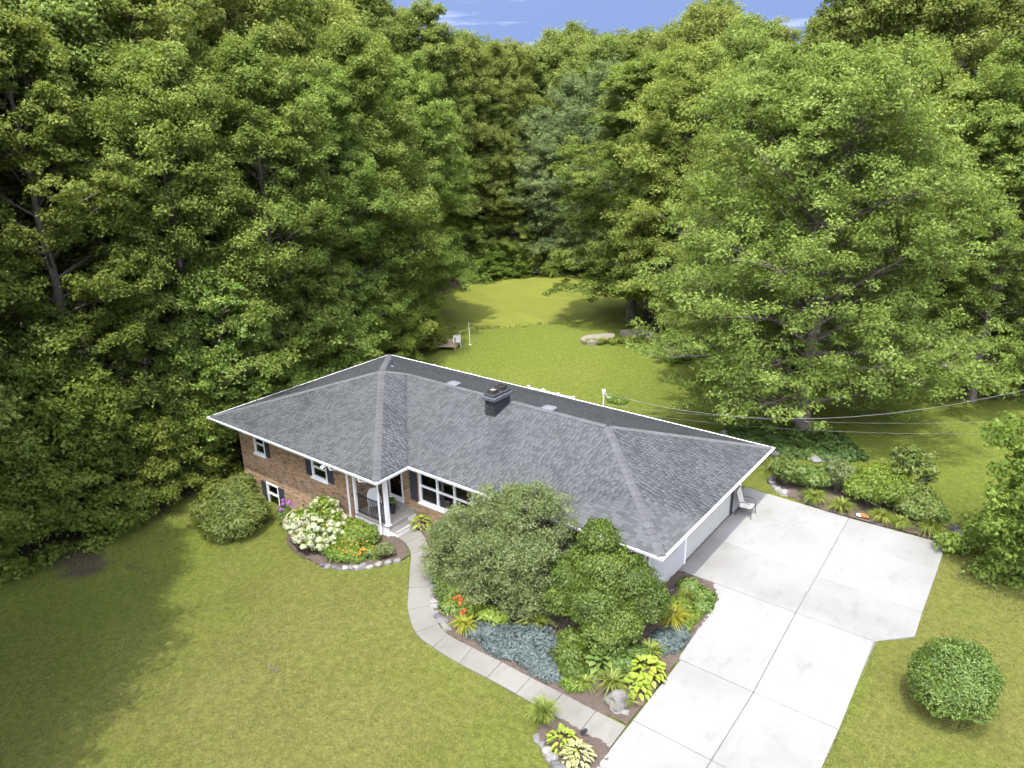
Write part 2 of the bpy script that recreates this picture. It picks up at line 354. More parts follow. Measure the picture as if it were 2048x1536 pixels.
M['leaf_tall'] = leaf_mat('leaf_tall', [(0.0869, 0.1145, 0.0276), (0.1590, 0.1993, 0.0488), (0.2438, 0.2883, 0.0869)], 0.46, vary=0.13)
M['leaf_edge'] = leaf_mat('leaf_edge', [(0.0806, 0.1145, 0.0244), (0.1484, 0.1993, 0.0435), (0.2279, 0.2862, 0.0763)], 0.46, vary=0.13)
M['leaf_maple'] = leaf_mat('leaf_maple', [(0.0765, 0.1104, 0.0235), (0.1381, 0.1893, 0.0415), (0.2099, 0.2721, 0.0756)], 0.44)
M['leaf_willow'] = leaf_mat('leaf_willow', [(0.0901, 0.1219, 0.0466), (0.1431, 0.1823, 0.0721), (0.2014, 0.2459, 0.1039)], 0.35)
M['leaf_pine'] = leaf_mat('leaf_pine', [(0.040, 0.067, 0.023), (0.075, 0.109, 0.037), (0.115, 0.155, 0.055)], 0.15)
M['leaf_sap'] = leaf_mat('leaf_sapling', [(0.096, 0.155, 0.024), (0.161, 0.239, 0.038), (0.258, 0.335, 0.071)], 0.40)
M['leaf_thick'] = leaf_mat('leaf_thicket', [(0.0742, 0.1102, 0.0212), (0.1378, 0.1887, 0.0360), (0.2120, 0.2703, 0.0615)], 0.46)
M['leaf_yew'] = leaf_mat('leaf_yew', [(0.030, 0.052, 0.006), (0.058, 0.092, 0.010), (0.110, 0.150, 0.020)], 0.25, vary=0.05)
M['leaf_juniper'] = leaf_mat('leaf_juniper', [(0.052, 0.075, 0.012), (0.090, 0.118, 0.019), (0.145, 0.176, 0.038)], 0.2, vary=0.05)
M['leaf_feather'] = leaf_mat('leaf_feathery', [(0.082, 0.108, 0.032), (0.136, 0.170, 0.056), (0.205, 0.240, 0.098)], 0.45, vary=0.05)
M['leaf_blue'] = leaf_mat('leaf_blue', [(0.0467, 0.0663, 0.0612), (0.0748, 0.0986, 0.0901), (0.1105, 0.1360, 0.1258)], 0.15, vary=0.06)
M['leaf_bright'] = leaf_mat('leaf_bright', [(0.068, 0.115, 0.010), (0.119, 0.176, 0.019), (0.187, 0.238, 0.040)], 0.35, vary=0.08)
M['leaf_shrub'] = leaf_mat('leaf_shrub', [(0.051, 0.085, 0.014), (0.098, 0.140, 0.024), (0.162, 0.200, 0.051)], 0.3, vary=0.15)
M['leaf_round'] = leaf_mat('leaf_round', [(0.036, 0.068, 0.011), (0.072, 0.120, 0.018), (0.132, 0.180, 0.034)], 0.25, vary=0.05)
M['leaf_strap'] = leaf_mat('leaf_strap', [(0.076, 0.108, 0.013), (0.132, 0.164, 0.024), (0.216, 0.232, 0.052)], 0.3, vary=0.12)
M['leaf_gold'] = leaf_mat('leaf_gold', [(0.143, 0.165, 0.012), (0.225, 0.236, 0.021), (0.300, 0.292, 0.041)], 0.35, vary=0.08)
M['leaf_hosta'] = leaf_mat('leaf_hosta', [(0.144, 0.194, 0.016), (0.187, 0.241, 0.024), (0.223, 0.270, 0.036)], 0.3, vary=0.16)
M['leaf_hosta_dk'] = leaf_mat('leaf_hosta_dark', [(0.075, 0.120, 0.022), (0.109, 0.161, 0.034), (0.143, 0.199, 0.046)], 0.3, vary=0.16)
M['leaf_vari'] = leaf_mat('leaf_variegated', [(0.096, 0.126, 0.024), (0.228, 0.240, 0.090), (0.372, 0.360, 0.180)], 0.3, vary=0.16)
M['leaf_cover'] = leaf_mat('leaf_cover', [(0.025, 0.052, 0.010), (0.050, 0.090, 0.016), (0.085, 0.130, 0.026)], 0.25)
M['grass'] = leaf_mat('grass_blade', [(0.0636, 0.0853, 0.0142), (0.1059, 0.1251, 0.0252), (0.1693, 0.1685, 0.0553)], 0.3, vary=0.02)
M['bloom_white'] = leaf_mat('bloom_cream', [(0.2565, 0.2790, 0.1224), (0.3348, 0.3456, 0.1845), (0.4356, 0.4356, 0.3348)], 0.25, 1.0, vary=0.25)
M['bloom_orange'] = leaf_mat('bloom_orange', [(0.36, 0.13, 0.01), (0.44, 0.21, 0.02), (0.48, 0.32, 0.04)], 0.3, 1.0)
M['bloom_red'] = leaf_mat('bloom_red', [(0.315, 0.053, 0.015), (0.390, 0.075, 0.019), (0.450, 0.128, 0.030)], 0.3, 1.0)
M['bloom_purple'] = leaf_mat('bloom_purple', [(0.25, 0.07, 0.32), (0.36, 0.12, 0.45), (0.45, 0.18, 0.5)], 0.3, 1.0)

# ------------------------------------------------------------------ ground, pond
POND = [(-14.98, 30.4), (-11.36, 25.95), (-9.81, 27.88), (-7.33, 30.05), (-5.21, 32.76), (-3.2, 35.03), (-1.34, 37.22), (-2.0, 41.51), (-6.0, 47.52), (-12.38, 49.6), (-17.48, 46.9), (-19.6, 41.32), (-18.4, 34.69)]
CLEAR = [(-3.5, -30), (-2.2, -9), (-1.4, -6), (-0.8, -2.6), (-1.8, 0.5), (-2.4, 8), (-4.5, 16), (-8.8, 22.6), (-14.3, 27.0), (-19.5, 34), (-21, 42), (-18, 48.5), (-12.4, 51), (-5, 49), (-0.5, 42), (2, 38), (7, 33), (12, 29), (17, 26.5), (22, 28), (27, 29.5), (31, 31), (45, 31), (45, -30)]
def poly_dist(px, py, poly):
    """signed distance, negative inside; numpy arrays"""
    px = np.asarray(px, float); py = np.asarray(py, float)
    d = np.full(px.shape, 1e9); ins = np.zeros(px.shape, bool); n = len(poly)
    for i in range(n):
        x0, y0 = poly[i]; x1, y1 = poly[(i + 1) % n]
        ex, ey = x1 - x0, y1 - y0; t = np.clip(((px - x0) * ex + (py - y0) * ey) / (ex * ex + ey * ey + 1e-12), 0, 1)
        d = np.minimum(d, np.hypot(px - x0 - t * ex, py - y0 - t * ey))
        c = ((y0 > py) != (y1 > py)) & (px < (x1 - x0) * (py - y0) / (y1 - y0 + 1e-12) + x0); ins ^= c
    return np.where(ins, -d, d)
def ground_sheet():
    xs = np.concatenate([np.linspace(-1200, -60, 14)[:-1], np.arange(-60, -24, 2.0), np.arange(-24, 34, 0.5), np.arange(34, 60, 2.0), np.linspace(60, 1200, 14)])
    ys = np.concatenate([np.linspace(-1200, -40, 14)[:-1], np.arange(-40, -16, 2.0), np.arange(-16, 54, 0.5), np.arange(54, 100, 2.0), np.linspace(100, 1200, 14)])
    X, Y = np.meshgrid(xs, ys); Z = gz(X, Y)
    r = rng(3)
    Z = Z + 0.02 * np.sin(X * 1.3 + Y * 0.7) * np.sin(Y * 1.1 - X * 0.4) * (Y < 60)
    pd = poly_dist(X, Y, POND); Z = Z - 0.55 * ss(0.9, -0.9, pd)
    under = (X > 0.9) & (X < 20.6) & (Y > 1.0) & (Y < 10.1)
    Z = np.where(under, Z - 0.3, Z)
    drv = ((X > 22.9) & (X < 27.0) & (Y < 5)) | ((X > 20.7) & (X < 27.7) & (Y > 5) & (Y < 11.7)); Z = np.where(drv, Z - 0.06, Z)
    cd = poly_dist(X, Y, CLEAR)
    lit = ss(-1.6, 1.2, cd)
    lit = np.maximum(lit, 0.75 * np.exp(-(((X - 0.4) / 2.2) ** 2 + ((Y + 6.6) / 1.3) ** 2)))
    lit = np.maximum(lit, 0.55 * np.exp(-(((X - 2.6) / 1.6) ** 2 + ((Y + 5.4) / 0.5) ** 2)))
    dry = np.exp(-(((X - 15) / 5.0) ** 2 + ((Y + 7) / 4.5) ** 2)) * 0.9 + 0.5 * np.exp(-(((X - 9) / 3) ** 2 + ((Y + 3) / 2) ** 2)) + 0.45 * (X > 27) * (Y < 12)
    dry = dry + 0.35 * np.exp(-(((X - 3) / 6) ** 2 + ((Y - 21) / 5) ** 2)) - 0.3 * (Y > 13)
    ny, nx = X.shape
    v = np.stack([X, Y, Z], -1).reshape(-1, 3)
    i = np.arange(ny - 1)[:, None] * nx + np.arange(nx - 1)[None, :]; i = i.ravel()
    f = np.stack([i, i + 1, i + nx + 1, i + nx], -1)
    me = new_mesh('ground', v, f, M['ground'], smooth=True)
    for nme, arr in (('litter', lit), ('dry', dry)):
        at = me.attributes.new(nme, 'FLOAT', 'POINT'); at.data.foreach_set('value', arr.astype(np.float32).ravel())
    return tag(link('ground', me), kind='structure')
ground_sheet()
def smooth_poly(pts, k=4):
    out = []; n = len(pts)
    for i in range(n):
        p0, p1, p2, p3 = [np.array(pts[(i + j) % n], float) for j in (-1, 0, 1, 2)]
        for t in np.arange(k) / k:
            out.append(tuple(0.5 * (2 * p1 + (p2 - p0) * t + (2 * p0 - 5 * p1 + 4 * p2 - p3) * t * t + (3 * p1 - p0 - 3 * p2 + p3) * t ** 3)))
    return out
def grid_patch(name, poly, res, zoff, mat, zfun=gz, amp=0.01, seed=1):
    P = np.array(poly); x0, y0 = P.min(0) - res; x1, y1 = P.max(0) + res
    xs = np.arange(x0, x1 + res, res); ys = np.arange(y0, y1 + res, res)
    X, Y = np.meshgrid(xs, ys); cx, cy = (X[:-1, :-1] + res / 2), (Y[:-1, :-1] + res / 2)
    ins = poly_dist(cx, cy, poly) < 0
    Z = zfun(X, Y) + zoff + amp * rng(seed).standard_normal(X.shape)
    nx = X.shape[1]; jj, ii = np.nonzero(ins); b = jj * nx + ii
    f = np.stack([b, b + 1, b + nx + 1, b + nx], -1)
    used, inv = np.unique(f, return_inverse=True)
    v = np.stack([X.ravel(), Y.ravel(), Z.ravel()], -1)[used]
    return link(name, new_mesh(name, v, inv.reshape(f.shape), mat, smooth=True))
pcx, pcy = np.mean(POND, 0)
pond = grid_patch('pond', smooth_poly([(pcx + (x - pcx) * 1.07, pcy + (y - pcy) * 1.07) for x, y in POND]), 0.35, -1.45, M['pond'], lambda x, y: x * 0, 0.0)
tag(pond, kind='structure')

# ------------------------------------------------------------------ driveway, walk, beds
drive = MB().poly_prism([(20.5, 5.0), (26.95, 5.0), (27.78, 5.75), (27.72, 11.72), (20.5, 11.78)], -0.20, 0.030).box(22.72, 27.02, -40, 4.99, -0.20, 0.012).build('driveway', M['joint'])
tag(drive, kind='structure')
g_ = 0.010
def slab(poly, z1=0.045):
    cx = sum(p[0] for p in poly) / len(poly); cy = sum(p[1] for p in poly) / len(poly)
    n = len(poly)
    def inset(d):
        out = []
        for i in range(n):
            a, b, c = [Vector(poly[(i + k) % n]) for k in (-1, 0, 1)]
            e1 = (b - a).normalized(); e2 = (c - b).normalized()
            n1 = Vector((-e1.y, e1.x)); n2 = Vector((-e2.y, e2.x)); bis = (n1 + n2); bis /= max(0.3, bis.dot(n1))
            out.append(b + bis * d)
        return out
    A = inset(g_); B = inset(g_ + 0.012); mb = MB()
    v = [(p.x, p.y, -0.15) for p in A] + [(p.x, p.y, z1 - 0.010) for p in A] + [(p.x, p.y, z1) for p in B]
    f = [tuple(range(2 * n, 3 * n))]
    for k in (0, n):
        f += [(k + i, k + (i + 1) % n, k + n + (i + 1) % n, k + n + i) for i in range(n)]
    return mb.add(v, f)
yj = [-26, -22, -18, -14, -10.0, -7.2, -4.8, -2.2, 0.62]
for i in range(len(yj) - 1):
    y0, y1 = yj[i], yj[i + 1]
    for x0, x1 in ((22.70, 24.86), (24.86, 27.08)):
        slab([(x0, y0), (x1, y0), (x1, y1), (x0, y1)]).build('slab', M['drive'], drive)
slab([(22.62, 0.62), (24.86, 0.62), (24.68, 4.72), (21.9, 4.72), (22.42, 3.9)]).build('slab', M['drive'], drive)
slab([(24.86, 0.62), (27.08, 0.62), (26.98, 4.72), (24.68, 4.72)]).build('slab', M['drive'], drive)
slab([(20.68, 4.72), (24.68, 4.72), (24.62, 7.08), (20.68, 7.35)]).build('slab', M['drive'], drive)
slab([(24.68, 4.72), (26.98, 4.72), (27.9, 5.66), (27.86, 7.02), (24.62, 7.08)]).build('slab', M['drive'], drive)
slab([(20.68, 7.35), (24.62, 7.08), (24.52, 9.92), (20.68, 9.95)]).build('slab', M['drive'], drive)
slab([(24.62, 7.08), (27.86, 7.02), (27.82, 9.98), (24.52, 9.92)]).build('slab', M['drive'], drive)
slab([(20.30, 9.95), (24.52, 9.92), (24.47, 11.74), (20.26, 11.90)]).build('slab', M['drive'], drive)
slab([(24.52, 9.92), (27.82, 9.98), (27.77, 11.82), (24.47, 11.74)]).build('slab', M['drive'], drive)

WJ = [((10.72, 0.95), (10.74, 1.83)), ((11.45, 0.66), (11.53, 1.53)), ((12.23, 0.15), (12.56, 0.78)), ((13.17, -0.85), (13.70, -0.22)), ((13.83, -1.54), (14.40, -0.98)), ((14.63, -2.38), (15.17, -1.76)),
      ((15.63, -3.04), (15.92, -2.32)), ((16.54, -3.22), (16.49, -2.52)), ((17.62, -3.28), (17.5, -2.53)), ((18.65, -3.25), (18.59, -2.51)), ((19.67, -3.25), (19.64, -2.52)), ((20.72, -3.28), (20.70, -2.50)), ((21.80, -3.31), (21.77, -2.50)), ((22.68, -3.32), (22.66, -2.49))]
walk = link('garden_walk', None); tag(walk, kind='structure')
for i in range(len(WJ) - 1):
    (l0, r0), (l1, r1) = WJ[i], WJ[i + 1]
    # widen to the photographed edges and bow the outer sides a little on the bend
    def lerp(a, b, t): return Vector((a[0] + (b[0] - a[0]) * t, a[1] + (b[1] - a[1]) * t))
    gap = 0.008
    K = 4; v = []; f = []
    def edge(prev, a, b, nxt, t):
        p0, p1, p2, p3 = [np.array(q, float) for q in (prev, a, b, nxt)]
        r_ = 0.5 * (2 * p1 + (p2 - p0) * t + (2 * p0 - 5 * p1 + 4 * p2 - p3) * t * t + (3 * p1 - p0 - 3 * p2 + p3) * t ** 3); return Vector(r_)
    pv = WJ[max(i - 1, 0)]; nx_ = WJ[min(i + 2, len(WJ) - 1)]
    seg = (Vector(l1) - Vector(l0)).length
    for k in range(K + 1):
        t = k / K; t = gap / seg + t * (1 - 2 * gap / seg)
        a = edge(pv[0], l0, l1, nx_[0], t); b = edge(pv[1], r0, r1, nx_[1], t)
        za = max(G(a.x, a.y), G(b.x, b.y)) + 0.045
        v += [(a.x, a.y, za - 0.2), (a.x, a.y, za - 0.008), (a.x + (b.x - a.x) * 0.012, a.y + (b.y - a.y) * 0.012, za), (b.x - (b.x - a.x) * 0.012, b.y - (b.y - a.y) * 0.012, za), (b.x, b.y, za - 0.008), (b.x, b.y, za - 0.2)]
    for k in range(K):
        for j in range(5): f.append((k * 6 + j, k * 6 + 6 + j, k * 6 + 7 + j, k * 6 + 1 + j))
    f += [(0, 1, 2, 3, 4, 5), tuple(K * 6 + j for j in (5, 4, 3, 2, 1, 0))]
    MB().add(v, f).build('slab', M['walk'], walk)

BEDS = []
def bed(poly, seed):
    BEDS.append(poly); return tag(grid_patch('mulch_bed', poly, 0.09, 0.045, M['mulch'], gz, 0.014, seed), kind='structure')
bed([(10.75, 1.86), (11.6, 1.50), (12.55, 0.85), (13.75, -0.20), (14.85, -1.40), (15.7, -2.18), (16.44, -2.50), (17.5, -2.52), (18.6, -2.50), (19.6, -2.50), (20.6, -2.49), (22.66, -2.47), (22.62, 0.6), (22.55, 3.0), (22.45, 3.9), (21.95, 4.72), (20.68, 4.72), (20.66, 2.3), (10.6, 2.42)], 1)
bed(smooth_poly([(5.9, -0.6), (7.2, -1.5), (9.2, -1.85), (10.4, -1.72), (11.2, -1.36), (11.75, -0.8), (12.2, -0.3), (12.15, 0.10), (11.4, 0.66), (10.75, 0.93), (9.9, 0.80), (7.11, 0.82)], 3), 2)
bed(smooth_poly([(21.0, -3.36), (22.70, -3.36), (22.66, -4.6), (22.4, -4.8), (21.87, -4.55), (21.3, -4.3), (20.95, -4.1)], 3), 3)
bed(smooth_poly([(20.9, 13.4), (21.25, 12.55), (22.08, 12.1), (23.37, 11.86), (24.5, 11.82), (26.26, 11.88), (27.75, 11.9), (28.1, 12.3), (27.9, 13.1), (27.14, 13.6), (26.37, 14.1), (25.4, 15.0), (23.6, 15.2), (21.7, 14.6)], 3), 4)

# ------------------------------------------------------------------ house
ha, hd, hb, hc, hs, HE = 10.856, 1.633, 21.466, 11.0, 0.304, 2.5
OH = 0.8
house = thing('house', 'single-storey brick ranch house with grey shingled hip roof and white garage end', 'house')
APX = (ha / 2, hc / 2, HE + hs * ha / 2); ym = (hc + hd) / 2; zr = HE + hs * (hc - hd) / 2
VT = (ha - (hc - hd) / 2, ym, zr); RE = (hb - (hc - hd) / 2, ym, zr)
L0, P0, I0, F0, Q0, B0 = (0, 0, HE), (ha, 0, HE), (ha, hd, HE), (hb, hd, HE), (hb, hc, HE), (0, hc, HE)
PLANES = [(L0, P0, [L0, P0, APX]), (P0, I0, [P0, I0, VT, APX]), (I0, F0, [I0, F0, RE, VT]), (F0, Q0, [F0, Q0, RE]), (Q0, B0, [Q0, B0, APX, VT, RE]), (B0, L0, [B0, L0, APX])]
roof = MB()
for _, _, poly in PLANES:
    k = len(roof.v); n = len(poly)
    roof.add([(x, y, z - 0.02) for x, y, z in poly], [tuple(range(n))])
roof.add([(x, y, z - 0.10) for x, y, z in (L0, P0, I0, F0, Q0, B0)], [(5, 4, 3, 2, 1, 0)])
roof_o = roof.build('roof', M['shingle'], house)
# shingles, course by course, tab by tab
def shingle_list():
    r = rng(11); out = []
    for e0, e1, poly in PLANES:
        e0 = np.array(e0, float); e1 = np.array(e1, float); P = np.array(poly, float)
        eu = (e1 - e0) / np.linalg.norm(e1 - e0)
        nrm = None
        far = max(P, key=lambda p: np.linalg.norm(np.cross(p - e0, eu)))
        w = far - e0; ev = w - eu * w.dot(eu); ev /= np.linalg.norm(ev); nrm = np.cross(eu, ev)
        if nrm[2] < 0: nrm = -nrm
        uv = [((p - e0) @ eu, (p - e0) @ ev) for p in P]; vmax = max(q[1] for q in uv)
        def span(v):
            xs = []
            for i in range(len(uv)):
                (u0, v0), (u1, v1) = uv[i], uv[(i + 1) % len(uv)]
                if abs(v1 - v0) < 1e-9: continue
                t = (v - v0) / (v1 - v0)
                if -1e-6 <= t <= 1 + 1e-6: xs.append(u0 + (u1 - u0) * t)
            return (min(xs), max(xs)) if len(xs) >= 2 else None
        ex = 0.143; nv = int(vmax / ex)
        for k in range(nv + 1):
            va = k * ex - (0.03 if k == 0 else 0); vb = min(vmax - 1e-3, (k + 1) * ex + 0.02)
            sa = span(max(va, 1e-4)); sb = span(max(min((k + 1) * ex, vmax - 1e-3), 1e-4))
            if sa is None or sb is None: continue
            u = sa[0] - r.uniform(0, 0.3); thick = True
            while u < sa[1]:
                w_ = r.uniform(0.14, 0.26) if not thick else r.uniform(0.12, 0.2); thick = not thick if r.random() < 0.8 else thick
                u2 = u + w_
                qa0, qa1 = max(u, sa[0]), min(u2, sa[1]); qb0, qb1 = min(max(u, sb[0]), sb[1]), max(min(u2, sb[1]), sb[0])
                if qa1 - qa0 > 0.01:
                    h0 = 0.015 if thick else 0.009; h1 = 0.004
                    def pt(uu, vv, hh): return e0 + eu * uu + ev * vv + nrm * hh
                    verts = [pt(qa0, va, h0), pt(qa1, va, h0), pt(qb1, vb, h1), pt(qb0, vb, h1), pt(qa0, va, -0.01), pt(qa1, va, -0.01), pt(qb1, vb, -0.012), pt(qb0, vb, -0.012)]
                    out.append((verts, (0.45 + 0.53 * r.random()) if thick else (0.02 + 0.40 * r.random()), e0 is not None))
                u = u2
    return out
SH = shingle_list(); shf = [(0, 1, 2, 3), (4, 5, 1, 0), (5, 6, 2, 1), (7, 4, 0, 3)]
camp = np.array(CAM)
dist = np.array([np.linalg.norm(np.mean(s[0], 0) - camp) for s in SH]); order = np.argsort(dist); near = set(order[:300].tolist())
V = []; F = []; RN = []
for i, (vv, rn, _) in enumerate(SH):
    if i in near:
        link('shingle', new_mesh('shingle', vv, shf, M['shingle'], [rn] * 4), roof_o)
    else:
        k = len(V); V += vv; F += [[a + k for a in q] for q in shf]; RN += [rn] * 4
tag(link('shingles', new_mesh('shingles', np.array(V), np.array(F), M['shingle'], RN), roof_o), kind='stuff')
# ridge and hip caps
cap_me = new_mesh('ridge_cap', [(0, -0.15, -0.035), (0, 0, 0.022), (0, 0.15, -0.035), (0.36, -0.15, -0.05), (0.36, 0, 0.004), (0.36, 0.15, -0.05), (0, -0.15, -0.07), (0, 0, -0.012), (0, 0.15, -0.07)],
                  [(0, 3, 4, 1), (1, 4, 5, 2), (0, 1, 7, 6), (1, 2, 8, 7)], M['ridge'], [0.3, 0.3, 0.2, 0.2])
for a, b in ((L0, APX), (P0, APX), (B0, APX), (VT, APX), (F0, RE), (Q0, RE), (RE, VT)):
    a = Vector(a); b = Vector(b); d_ = b - a; n_ = int(d_.length / 0.30); x_ = d_.normalized(); y_ = Vector((0, 0, 1)).cross(x_).normalized(); z_ = x_.cross(y_)
    for i in range(n_):
        p = a + x_ * (i * 0.30 + 0.02) + z_ * 0.028
        o = link('ridge_cap', cap_me, roof_o); o.matrix_local = Matrix.Translation(p) @ Matrix((x_, y_, z_)).transposed().to_4x4()
# gutters, fascia and soffit
for a, b in ((L0, P0), (P0, I0), (I0, F0), (F0, Q0), (Q0, B0), (B0, L0)):
    a = Vector(a); b = Vector(b); x_ = (b - a).normalized(); out = Vector((x_.y, -x_.x, 0))
    ext0 = 0.115; ext1 = 0.115
    if (a.x, a.y) == (ha, hd): ext0 = -0.002
    if (b.x, b.y) == (ha, hd): ext1 = -0.118
    prof = [(0.0, -0.13), (0.07, -0.13), (0.095, -0.07), (0.115, -0.035), (0.115, -0.005), (0.100, -0.005), (0.095, -0.04), (0.02, -0.055), (0.0, 0.0)]
    v = []
    n = len(prof)
    for (o_, z_) in prof: v.append(a + out * o_ - x_ * (ext0 if o_ > 0.0 else max(0, ext0)) * (o_ / 0.115 if ext0 > 0 else 1) + Vector((0, 0, z_)))
    for (o_, z_) in prof: v.append(b + out * o_ + x_ * (ext1 if o_ > 0 else max(0, ext1)) * (o_ / 0.115 if ext1 > 0 else 1) + Vector((0, 0, z_)))
    f = [tuple(range(n)), tuple(range(2 * n - 1, n - 1, -1))] + [(i, (i + 1) % n, n + (i + 1) % n, n + i) for i in range(n)]
    MB().add(v, f).build('gutter', M['white'], house)
    # drip edge: thin bright metal strip on the shingle edge
MB().poly_prism([(0.01, 0.01), (ha - 0.01, 0.01), (ha - 0.01, hd + 0.01), (hb - 0.01, hd + 0.01), (hb - 0.01, hc - 0.01), (0.01, hc - 0.01)], HE - 0.135, HE - 0.105).build('soffit', M['soffit'], house)

# brick walls ----------------------------------------------------------------
ZT = HE - 0.136
XL, XR = OH, 20.67; YW, YM, YB = OH, hd + OH, hc - OH; XP = 8.33
def wall_panel(axis, c, u0, u1, z0, z1, holes, sgn):
    """flat wall with rectangular openings; axis 'y' = plane y=c spanning x, 'x' = plane x=c spanning y; sgn outward"""
    us = sorted({u0, u1, *[h for hh in holes for h in hh[:2]]}); zs = sorted({z0, z1, *[h for hh in holes for h in hh[2:4]]})
    mb = MB(); T = 0.15
    for i in range(len(us) - 1):
        for j in range(len(zs) - 1):
            um, zm = (us[i] + us[i + 1]) / 2, (zs[j] + zs[j + 1]) / 2
            if any(h[0] < um < h[1] and h[2] < zm < h[3] for h in holes): continue
            lo, hi = (c - T, c) if sgn > 0 else (c, c + T)
            if axis == 'y': mb.box(us[i], us[i + 1], lo, hi, zs[j], zs[j + 1])
            else: mb.box(lo, hi, us[i], us[i + 1], zs[j], zs[j + 1])
    return mb
wing_h = [(1.92, 2.72, 0.97, 1.95), (5.97, 6.95, 0.97, 1.95), (2.43, 3.30, -1.42, -0.36)]
main_h = [(8.78, 9.62, 0.02, 2.16), (10.56, 13.42, 0.50, 2.12), (16.55, 17.55, 1.05, 2.05)]
walls = [('y', YW, XL, XP, -1.75, ZT, wing_h, -1), ('y', YM, XP, XR, -0.65, ZT, main_h, -1), ('x', XP, YW, YM, -0.65, ZT, [], 1)]
wall_root = link('wall', None, house)
BL, BH, MJ = 0.203, 0.062, 0.011
brick_me = new_mesh('brick', *(lambda m: (m.v, m.f))(MB().box(-BL / 2, BL / 2, -0.014, 0.002, 0, BH)), M['brick'], [0.0] * 6)
allb = []
for axis, c, u0, u1, z0, z1, holes, sgn in walls:
    wall_panel(axis, c, u0, u1, z0, z1, holes, sgn).build('wall_core', M['mortar'], wall_root)
    rows = int((z1 - z0) / (BH + MJ)); r = rng(int(u0 * 100) + 5)
    for j in range(rows):
        z = z0 + j * (BH + MJ)
        u = u0 + (0 if j % 2 == 0 else -(BL + MJ) / 2)
        while u < u1:
            a, b = max(u, u0), min(u + BL, u1); segs = [(a, b)] if b - a > 0.03 else []
            for h in holes:
                if h[2] < z + BH and h[3] > z:
                    ns = []
                    for (p, q) in segs:
                        if q <= h[0] or p >= h[1]: ns.append((p, q))
                        else:
                            if p < h[0] - 0.03: ns.append((p, h[0]))
                            if q > h[1] + 0.03: ns.append((h[1], q))
                    segs = ns
            for p, q in segs: allb.append((axis, c, p, q, z, sgn, r.random(), r.uniform(-0.002, 0.004)))
            u += BL + MJ
full = [i for i, b_ in enumerate(allb) if b_[0] == 'y' and b_[1] == YW and abs((b_[3] - b_[2]) - BL) < 1e-6 and b_[2] > 3.8 and -0.5 < b_[4] < 2.2]
full.sort(key=lambda i: (allb[i][2] - camp[0]) ** 2 + (allb[i][4] - camp[2]) ** 2); sel = set(full[:300])
mb = MB(); rn = []
for i, (axis, c, p, q, z, sgn, rr, pr) in enumerate(allb):
    if i in sel:
        link('brick', brick_me, wall_root, ((p + q) / 2, c - pr, z))
    else:
        k = 0.014 + pr
        if axis == 'y': mb.box(p, q, c - k, c - 0.001 + 0.002, z, z + BH)
        else: mb.box(c - 0.002, c + k, p, q, z, z + BH)
        rn += [rr] * 6
tag(mb.build('bricks', M['brick'], wall_root, rn), kind='stuff')
# plain rear and left walls, garage end core
MB().box(XL, XL + 0.15, YW + 0.16, YB, -1.75, ZT).build('wall_core', M['mortar'], wall_root)
MB().box(XL, XR, YB - 0.15, YB - 0.001, -1.75, ZT).build('wall_core', M['mortar'], wall_root)
GD0, GD1, GDH = 5.23, 9.27, 2.13
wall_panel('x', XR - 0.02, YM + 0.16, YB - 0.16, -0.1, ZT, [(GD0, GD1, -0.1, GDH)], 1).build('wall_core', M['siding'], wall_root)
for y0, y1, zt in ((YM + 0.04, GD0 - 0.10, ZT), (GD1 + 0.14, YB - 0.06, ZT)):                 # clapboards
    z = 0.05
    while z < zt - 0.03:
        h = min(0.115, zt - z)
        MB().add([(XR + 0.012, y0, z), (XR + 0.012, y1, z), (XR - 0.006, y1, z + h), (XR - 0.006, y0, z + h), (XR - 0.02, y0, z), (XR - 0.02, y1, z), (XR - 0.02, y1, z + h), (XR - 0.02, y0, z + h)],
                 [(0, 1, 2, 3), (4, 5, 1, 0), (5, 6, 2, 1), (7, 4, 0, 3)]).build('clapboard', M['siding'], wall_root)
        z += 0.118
for y0, y1, m_ in ((GD0 - 0.10, GD0, 'white'), (GD1, GD1 + 0.14, 'black'), (YB - 0.06, YB + 0.02, 'white'), (YM - 0.02, YM + 0.04, 'white')):
    MB().box(XR - 0.02, XR + (0.045 if m_ == 'black' else 0.028), y0, y1, 0.02, ZT - 0.002).build('door_jamb' if 5 < y0 < 9.5 else 'corner_board', M[m_], house)
MB().box(XR - 0.02, XR + 0.025, GD0, GD1, GDH, ZT - 0.003).build('door_header', M['white'], house)
gdoor = link('garage_door', None, house)
for k in range(4):
    z0 = 0.032 + k * 0.527
    mb = MB().box(XR - 0.10, XR - 0.055, GD0 + 0.005, GD1 - 0.005, z0, z0 + 0.518)
    for j in range(8):
        yy = GD0 + 0.10 + j * 0.49
        mb.bbox(0, 0.40, 0, 0.36, 0, 0.012, 0.008) if False else None
        mb.add([(XR - 0.055, yy, z0 + 0.08), (XR - 0.055, yy + 0.40, z0 + 0.08), (XR - 0.055, yy + 0.40, z0 + 0.44), (XR - 0.055, yy, z0 + 0.44), (XR - 0.045, yy + 0.02, z0 + 0.10), (XR - 0.045, yy + 0.38, z0 + 0.10), (XR - 0.045, yy + 0.38, z0 + 0.42), (XR - 0.045, yy + 0.02, z0 + 0.42)],
               [(0, 1, 5, 4), (1, 2, 6, 5), (2, 3, 7, 6), (3, 0, 4, 7), (4, 5, 6, 7)])
    mb.build('door_section', M['garage'], gdoor)

